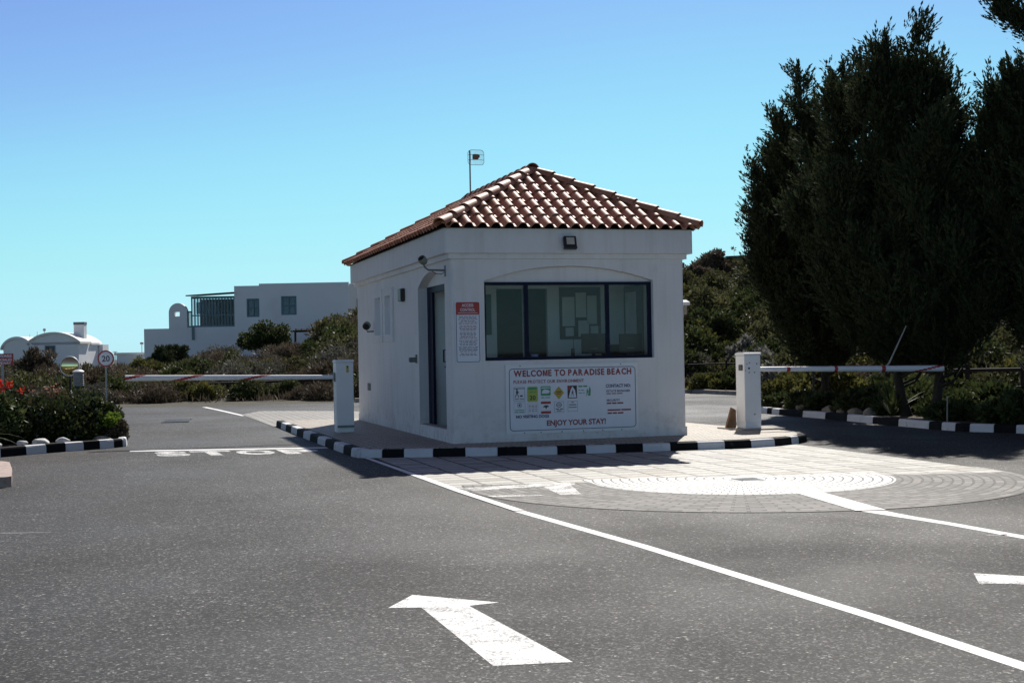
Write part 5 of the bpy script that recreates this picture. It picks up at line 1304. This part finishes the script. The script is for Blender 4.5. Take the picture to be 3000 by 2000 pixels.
# ------------------------------------------------------------------ timber rail fences
def fence(name, label, pts, h, rails, pr=.055):
    t = thing(name, label, 'fence', (pts[0][0], pts[0][1], pts[0][2]))
    for x, y, z in pts:
        mb = MB(); mb.tube([(x, y, z-.2), (x, y, z+h)], [pr, pr*.93], 9); mb.build('post', 'wood_dark', t)
    for r in rails:
        mb = MB(); mb.tube([(x, y-.06, z+r+rnd.uniform(-.02, .02)) for x, y, z in pts], pr*.72, 8); mb.build('rail', 'wood_dark', t)
pts = []
for px in (300, 420, 567, 715, 912, 1060, 1200):
    x, y = at((px-1500)/3900, 45.2); pts.append((x, y, ground_z(x, y)))
fence('rail_fence', 'dark timber rail fence low along the left bank behind the entry boom', pts, .62, (.48,))
pts = []
for px in (2000, 2126, 2260, 2390):
    D = lerp_tab((px-1500)/3900, DS)+1.3; x, y = at((px-1500)/3900, D); pts.append((x, y, ground_z(x, y)))
fence('rail_fence', 'thin timber fence right of the gatehouse at the foot of the hill', pts, .85, (.74, .42), .035)
fence('rail_fence', 'dark timber rail fence behind the cypress trunks at the right edge', [(12.6, 8.85, .02), (13.5, 8.58, .02), (14.38, 8.33, .02), (15.6, 7.95, .02), (16.8, 7.5, .02)], .92, (.78, .36), .06)

# ------------------------------------------------------------------ houses
def house_frame(a0, D0, rz_extra):
    x, y = at(a0, D0); th = -YAW+rz_extra
    return x, y, th
# long white house, 90 m off: local x along the facade, local y into depth, z up
DH = 90.0; sc = DH/3900.0
hx, hy = at(0, DH)
house = thing('long_white_house', 'long flat-roofed white house with glazed veranda on the bank', 'house', (hx, hy, 0), -YAW)
def hz(py, px): return 1.412+(1031-0.0186*(px-1500)-py)*sc   # height of a level line seen at that bearing
def hxx(px): return (px-1500)*sc
def part(name, mat_, boxes, parent, **kw):
    mb = MB()
    for b in boxes: mb.box(*b)
    return mb.build(name, mat_, parent, world=False, **kw)
x0, x1, x2, x3, x4, x5 = hxx(422), hxx(496), hxx(549), hxx(688), hxx(763), hxx(1025)
zt0 = hz(964, 422); zt2 = hz(838, 700); zt3 = hz(831, 800); zg = -1.0
part('wall', 'plaster_far', [(x0, x2+.0, 0, 7, zg, zt0)], house)
part('wall', 'plaster_far', [(x2, x3, .01, 7, zg, hz(958, 620))], house)
W1 = (hxx(724), hxx(763), hz(929, 740), hz(875, 740)); W2 = (hxx(827), hxx(872), hz(923, 850), hz(868, 850))
def wall_with(parent, u0, u1, z0, z1, wnd, y0, dep):
    mb = MB(); a, b, c, d = wnd
    mb.box(u0, a, y0, y0+.3, z0, z1); mb.box(b, u1, y0, y0+.3, z0, z1); mb.box(a, b, y0, y0+.3, z0, c); mb.box(a, b, y0, y0+.3, d, z1)
    mb.box(u0, u1, y0+.3, y0+dep, z0, z1-.3)
    return mb.build('wall', 'plaster_far', parent, world=False)
wall_with(house, x3, x4, zg, zt2, (W1[0], W1[1]-.02, W1[2], W1[3]), 0, 7)
wall_with(house, x4, x5, zg, zt3, W2, -.25, 8)
for (a, b, c, d), y0 in ((W1, 0), (W2, -.25)):
    mb = MB(); e = .10; m_ = (a+b)/2; mz = (c+d)/2
    b_ = b-.02
    for q in ((a, a+e, c, d), (b_-e, b_, c, d), (m_-.04, m_+.04, c+e, d-e), (a+e, b_-e, c, c+e), (a+e, b_-e, d-e, d)): mb.box(q[0], q[1], y0+.05, y0+.12, q[2], q[3])
    mb.box(a+e, m_-.04, y0+.05, y0+.12, mz-.04, mz+.04); mb.box(m_+.04, b_-e, y0+.05, y0+.12, mz-.04, mz+.04)
    wf = mb.build('window', 'teal_frame', house, world=False)
    mb = MB(); mb.box(a+e, b_-e, y0+.15, y0+.18, c+e, d-e); mb.build('pane', 'pane_far', wf, world=False)
    mb = MB(); mb.box(a+e, b_-e, y0+.24, y0+.26, c+e, d-e); mb.build('curtain', 'curtain', wf, world=False)
# rounded gable parapet with a square hole
gw = x2-x1; gr = gw/2; gz0 = zt0; gzs = hz(916, 520)
bm = bmesh.new()
def lp(pts):
    vs = [bm.verts.new((q[0], q[1], 0)) for q in pts]; return [bm.edges.new((vs[i], vs[(i+1) % len(vs)])) for i in range(len(vs))]
es = lp([(x1, gz0), (x2, gz0)]+[((x1+x2)/2+gr*math.cos(PI*i/16), gzs+gr*1.05*math.sin(PI*i/16)) for i in range(17)])
h0, h1, h2, h3 = hxx(513), hxx(528), hz(927, 520), hz(914, 520)
es += lp([(h0, h2), (h1, h2), (h1, h3), (h0, h3)])
bmesh.ops.triangle_fill(bm, use_beauty=True, use_dissolve=False, edges=es, normal=(0, 0, 1))
ex = bmesh.ops.extrude_face_region(bm, geom=list(bm.faces))
for v in ex['geom']:
    if isinstance(v, bmesh.types.BMVert): v.co.z -= .5
bmesh.ops.recalc_face_normals(bm, faces=list(bm.faces))
mb = MB(); mb.addbm(bm, 0, frame((0, -.06, 0), (1, 0, 0), (0, 0, 1), (0, -1, 0))); mb.build('gable_parapet', 'plaster_far', house, world=False)
# glazed veranda
vz0, vz1 = hz(958, 620), hz(868, 620)
mb = MB(); v0, v1 = hxx(560), x3-.01
mb.box(v0, v1, .1, .2, vz0+.0, vz0+.12); mb.box(v0, v1, .1, .2, vz1-.15, vz1); mb.box(v0, v1, .105, .195, vz0+.75, vz0+.83)
k_ = 14
for i in range(k_+1): xx = v0+(v1-v0-.07)*i/k_; mb.box(xx, xx+.07, .11, .19, vz0+.12, vz1-.15)
mb.box(v0-.28, v0, .1, .18, vz0, vz0+.10); mb.box(v0-.28, v0, .1, .18, vz0+1.0, vz0+1.1)
for i in range(6): mb.box(v0-.28+.05*i, v0-.255+.05*i, .12, .16, vz0+.1, vz0+1.0)
ver = mb.build('veranda', 'teal_frame', house, world=False)
mb = MB(); mb.box(v0+.07, v1, .22, .24, vz0+.12, vz1-.15); mb.build('pane', 'pane_far', ver, world=False)
mb = MB()
for i in range(9): xx = v0+.1+(v1-v0)*.52*i/9; mb.box(xx, xx+.10+.05*(i % 2), .5, .54, vz0+.9, vz1-.25-(.12 if i % 3 else 0))
mb.build('blind', 'curtain', ver, world=False)
mb = MB(); mb.box(v0+.05, v1, 2.4, 2.5, vz0, vz1-.1); mb.build('back_wall', 'room_dark', ver, world=False)
mb = MB(); mb.add([(v0-.25, -.35, vz1+.01), (v1, -.35, vz1+.17), (v1, 3, vz1+.30), (v0-.25, 3, vz1+.14), (v0-.25, -.35, vz1+.09), (v1, -.35, vz1+.25), (v1, 3, vz1+.38), (v0-.25, 3, vz1+.22)], [(0, 3, 2, 1), (4, 5, 6, 7), (0, 1, 5, 4), (1, 2, 6, 5), (2, 3, 7, 6), (3, 0, 4, 7)])
mb.build('veranda_roof', 'roof_green', house, world=False)
mb = MB(); mb.box(hxx(563), hxx(570), -.1, -.01, hz(996, 566), vz0-.002); mb.build('downpipe', 'teal_frame', house, world=False)
mb = MB(); q = math.radians(62)
gm = Matrix.Translation((x5, -.05, 0)) @ Matrix.Rotation(q, 4, 'Z'); mb.box(0, 6, 0, 5, zg, zt3-.1, 0, gm)
mb.build('side_wing', 'plaster_cream', house, world=False)
mb = MB()
for i in range(2): mb.box(.9+.9*i, 1.15+.9*i, -.04, -.005, zt3-2.4, zt3-1.1, 0, gm)
mb.build('slit_window', 'room_dark', house, world=False)
mb = MB(); mb.lathe([(.10, 0), (.12, .08), (0, .09)], 14, 0, frame((hxx(998), -.26, hz(836, 998)), (1, 0, 0), (0, 0, 1), (0, -1, 0))); mb.build('wall_light', 'white_paint', house, world=False)
# dark pergola beams before it
px0, py0 = at((862-1500)/3900, 80); t = thing('pergola', 'dark timber pergola frame half hidden by the scrub below the house', 'pergola', (px0, py0, 2.4), -YAW)
mb = MB(); zp = 1.412+(1041-966)*80/3900-2.4
for i in range(2): mb.box(-.1, 2.3, i*1.2, i*1.2+.12, zp-.1, zp, 0)
for i in range(7): mb.box(.1+.33*i, .16+.33*i, -.2, 1.5, zp+.004, zp+.09)
mb.build('beam', 'wood_dark', t, world=False)
for x in (0, 2.1):
    mb = MB(); mb.box(x, x+.12, 0, .12, -1.5, zp-.104); mb.build('post', 'wood_dark', t, world=False)

# barrel-roofed house, 140 m off
DB = 140.0; s2 = DB/3900
bx_, by_ = at((230-1500)/3900, DB); barrel = thing('barrel_roof_house', 'white house with barrel vault roofs and a chimney at far left', 'house', (bx_, by_, 0), -YAW)
def bz(py): return 1.412+(1055-py)*s2
def vault(parent, x0_, x1_, y0_, y1_, zs, rise, th_, name, mat_):
    mb = MB(); k = 20; w2 = (x1_-x0_)/2; R = (w2*w2+rise*rise)/(2*rise); c = (x0_+x1_)/2; zc_ = zs+rise-R; a1 = math.asin(min(1, w2/R))
    o_ = [(c+R*math.sin(-a1+2*a1*i/k), zc_+R*math.cos(-a1+2*a1*i/k)) for i in range(k+1)]; i_ = [(x, z-th_) for x, z in o_]
    mb.prism(o_+i_[::-1], 0, y1_-y0_, 0, frame((0, y0_, 0), (1, 0, 0), (0, 0, 1), (0, 1, 0)))
    return mb.build(name, mat_, parent, world=False)
cw = math.cos(math.radians(18))
def lx_(px): return (px-230)*s2/cw
zsp = bz(1001)
part('wall', 'plaster_far', [(lx_(88), 0, 0, 7.4, -1, zsp-.02)], barrel)
k_ = 18; w2 = -lx_(88)/2; R_ = (w2*w2+1.05*1.05)/(2*1.05)
P = [(lx_(88), zsp-.3), (0, zsp-.3)]+[(-w2+R_*math.sin(a), zsp+1.0-R_+R_*math.cos(a)) for a in np.linspace(math.asin(min(1, w2/R_)), -math.asin(min(1, w2/R_)), k_)]
mb = MB(); mb.prism(P, 0, .3, 0, frame((0, .3, 0), (1, 0, 0), (0, 0, 1), (0, -1, 0))); mb.build('gable', 'plaster_far', barrel, world=False)
vault(barrel, lx_(86), .25, -.25, 3.5, zsp, 1.05, .22, 'vault_roof', 'plaster_cream')
vault(barrel, lx_(100), .15, 3.85, 7.6, zsp-.10, 1.05, .22, 'vault_roof', 'plaster_cream')
zl = bz(1018)
P = [(lx_(18), zl-.2), (lx_(100), zl-.2)]+[((lx_(18)+lx_(100))/2+(lx_(100)-lx_(18))/2*math.cos(a), zl+1.1*math.sin(a)) for a in np.linspace(0, PI, 16)]
part('wing', 'plaster_far', [(lx_(18), lx_(88)-.01, .2, 7, -1, zl)], barrel)
mb = MB(); mb.prism(P, 0, .3, 0, frame((0, .45, 0), (1, 0, 0), (0, 0, 1), (0, -1, 0))); mb.build('wing_gable', 'plaster_far', barrel, world=False)
vault(barrel, lx_(12), lx_(104), -.1, 7.2, bz(1015), 1.15, .25, 'wing_roof', 'plaster_far')
part('annex', 'plaster_far', [(.05, .5, 6.6, 8.7, -1, bz(1009))], barrel)
mb = MB(); a, b, c, d = lx_(136), lx_(165), bz(1050), bz(1011)
for q in ((a, a+.12, c, d), (b-.12, b, c, d), (a+.12, b-.12, c, c+.12), (a+.12, b-.12, d-.12, d), ((a+b)/2-.05, (a+b)/2+.05, c+.12, d-.12)): mb.box(q[0], q[1], -.06, -.004, q[2], q[3])
wf = mb.build('window', 'teal_frame', barrel, world=False); mb = MB(); mb.box(a+.12, b-.12, -.03, -.01, c+.12, d-.12); mb.build('pane', 'room_dark', wf, world=False)
ch = part('chimney', 'plaster_far', [(lx_(196), lx_(225), 2.4, 3.3, zsp, bz(950))], barrel); part('cowl', 'grey_metal', [(lx_(196)-.03, lx_(225)+.03, 2.37, 3.33, bz(950)+.002, bz(942))], ch)
mb = MB(); mb.tube([(lx_(107), 3, bz(1000)), (lx_(107), 3, bz(965))], .03, 6); mb.lathe([(0, 0), (.16, .03), (.17, .05)], 12, 0, frame((lx_(108), 2.95, bz(963)), (1, 0, 0), (0, 0, 1), (0, -1, 0))); mb.build('aerial', 'galv', barrel, world=False)
mb = MB(); mb.tube([(lx_(96), 2, bz(990)), (lx_(96), 2, bz(968))], .02, 6); mb.lathe([(0, 0), (.08, .1), (.06, .35), (0, .4)], 10, 0, Matrix.Translation((lx_(95), 2, bz(990)))); mb.build('roof_vent', 'black_metal', barrel, world=False)
mb = MB(); mb.tube([(lx_(75), 2, bz(990)), (lx_(75), 2, bz(976))], .02, 6); mb.build('roof_vent', 'galv', barrel, world=False)

# low flat house between them
DL = 180.0; s3 = DL/3900; qx, qy = at((380-1500)/3900, DL); t = thing('flat_roof_house', 'low white flat-roofed house between the two larger houses', 'house', (qx, qy, 0), -YAW)
def fz(py): return 1.412+(1052-py)*s3
part('wall', 'plaster_far', [((340-380)*s3, (470-380)*s3, 0, 8, -1, fz(1040))], t)
part('roof', 'plaster_cream', [((335-380)*s3, (475-380)*s3, -.4, 8.4, fz(1040)+.002, fz(1033))], t)
part('front_wing', 'plaster_cream', [((396-380)*s3, (440-380)*s3, -4, -.41, -1, fz(1048))], t)
mb = MB(); mb.tube([((409-380)*s3, 1, fz(1034)), ((409-380)*s3, 1, fz(1010))], .05, 6); mb.lathe([(0, 0), (.2, .05), (.26, .2), (.2, .34), (0, .4)], 12, 0, Matrix.Translation(((409-380)*s3, 1, fz(1011)))); mb.build('aerial', 'galv', t, world=False)
qx, qy = at((336-1500)/3900, 150); t = thing('utility_pole', 'short pole with a cross arm right of the speed sign', 'utility pole', (qx, qy, 0), -YAW)
mb = MB(); mb.tube([(0, 0, -.2), (0, 0, 1.412+(1052-1029)*150/3900)], .06, 8); mb.build('post', 'galv', t, world=False); mb = MB(); mb.box(-.25, .25, -.05, .05, 1.412+(1052-1031)*150/3900, 1.412+(1052-1029)*150/3900); mb.build('cross_arm', 'galv', t, world=False)

# green roof showing over the right crest
qx, qy = at((2200-1500)/3900, 74); t = thing('crest_house', 'low dark green roof showing over the right hill crest', 'house', (qx, qy, 4.4), -YAW)
zq = 1.412+(1018-749)*74/3900-4.4
mb = MB(); mb.box(-1.2, 4.5, 0, 5, -.5, zq-.16); mb.build('wall', 'wood_dark', t, world=False)
mb = MB(); mb.add([(-1.35, -.4, zq-.15), (4.7, -.4, zq-.02), (4.7, 5.4, zq-.02), (-1.35, 5.4, zq-.15), (-1.35, -.4, zq-.03), (4.7, -.4, zq+.12), (4.7, 5.4, zq+.12), (-1.35, 5.4, zq-.03)], [(0, 3, 2, 1), (4, 5, 6, 7), (0, 1, 5, 4), (1, 2, 6, 5), (2, 3, 7, 6), (3, 0, 4, 7)]); mb.build('roof', 'roof_green', t, world=False)
print('shrubs', cnt, 'objects', len(bpy.data.objects))
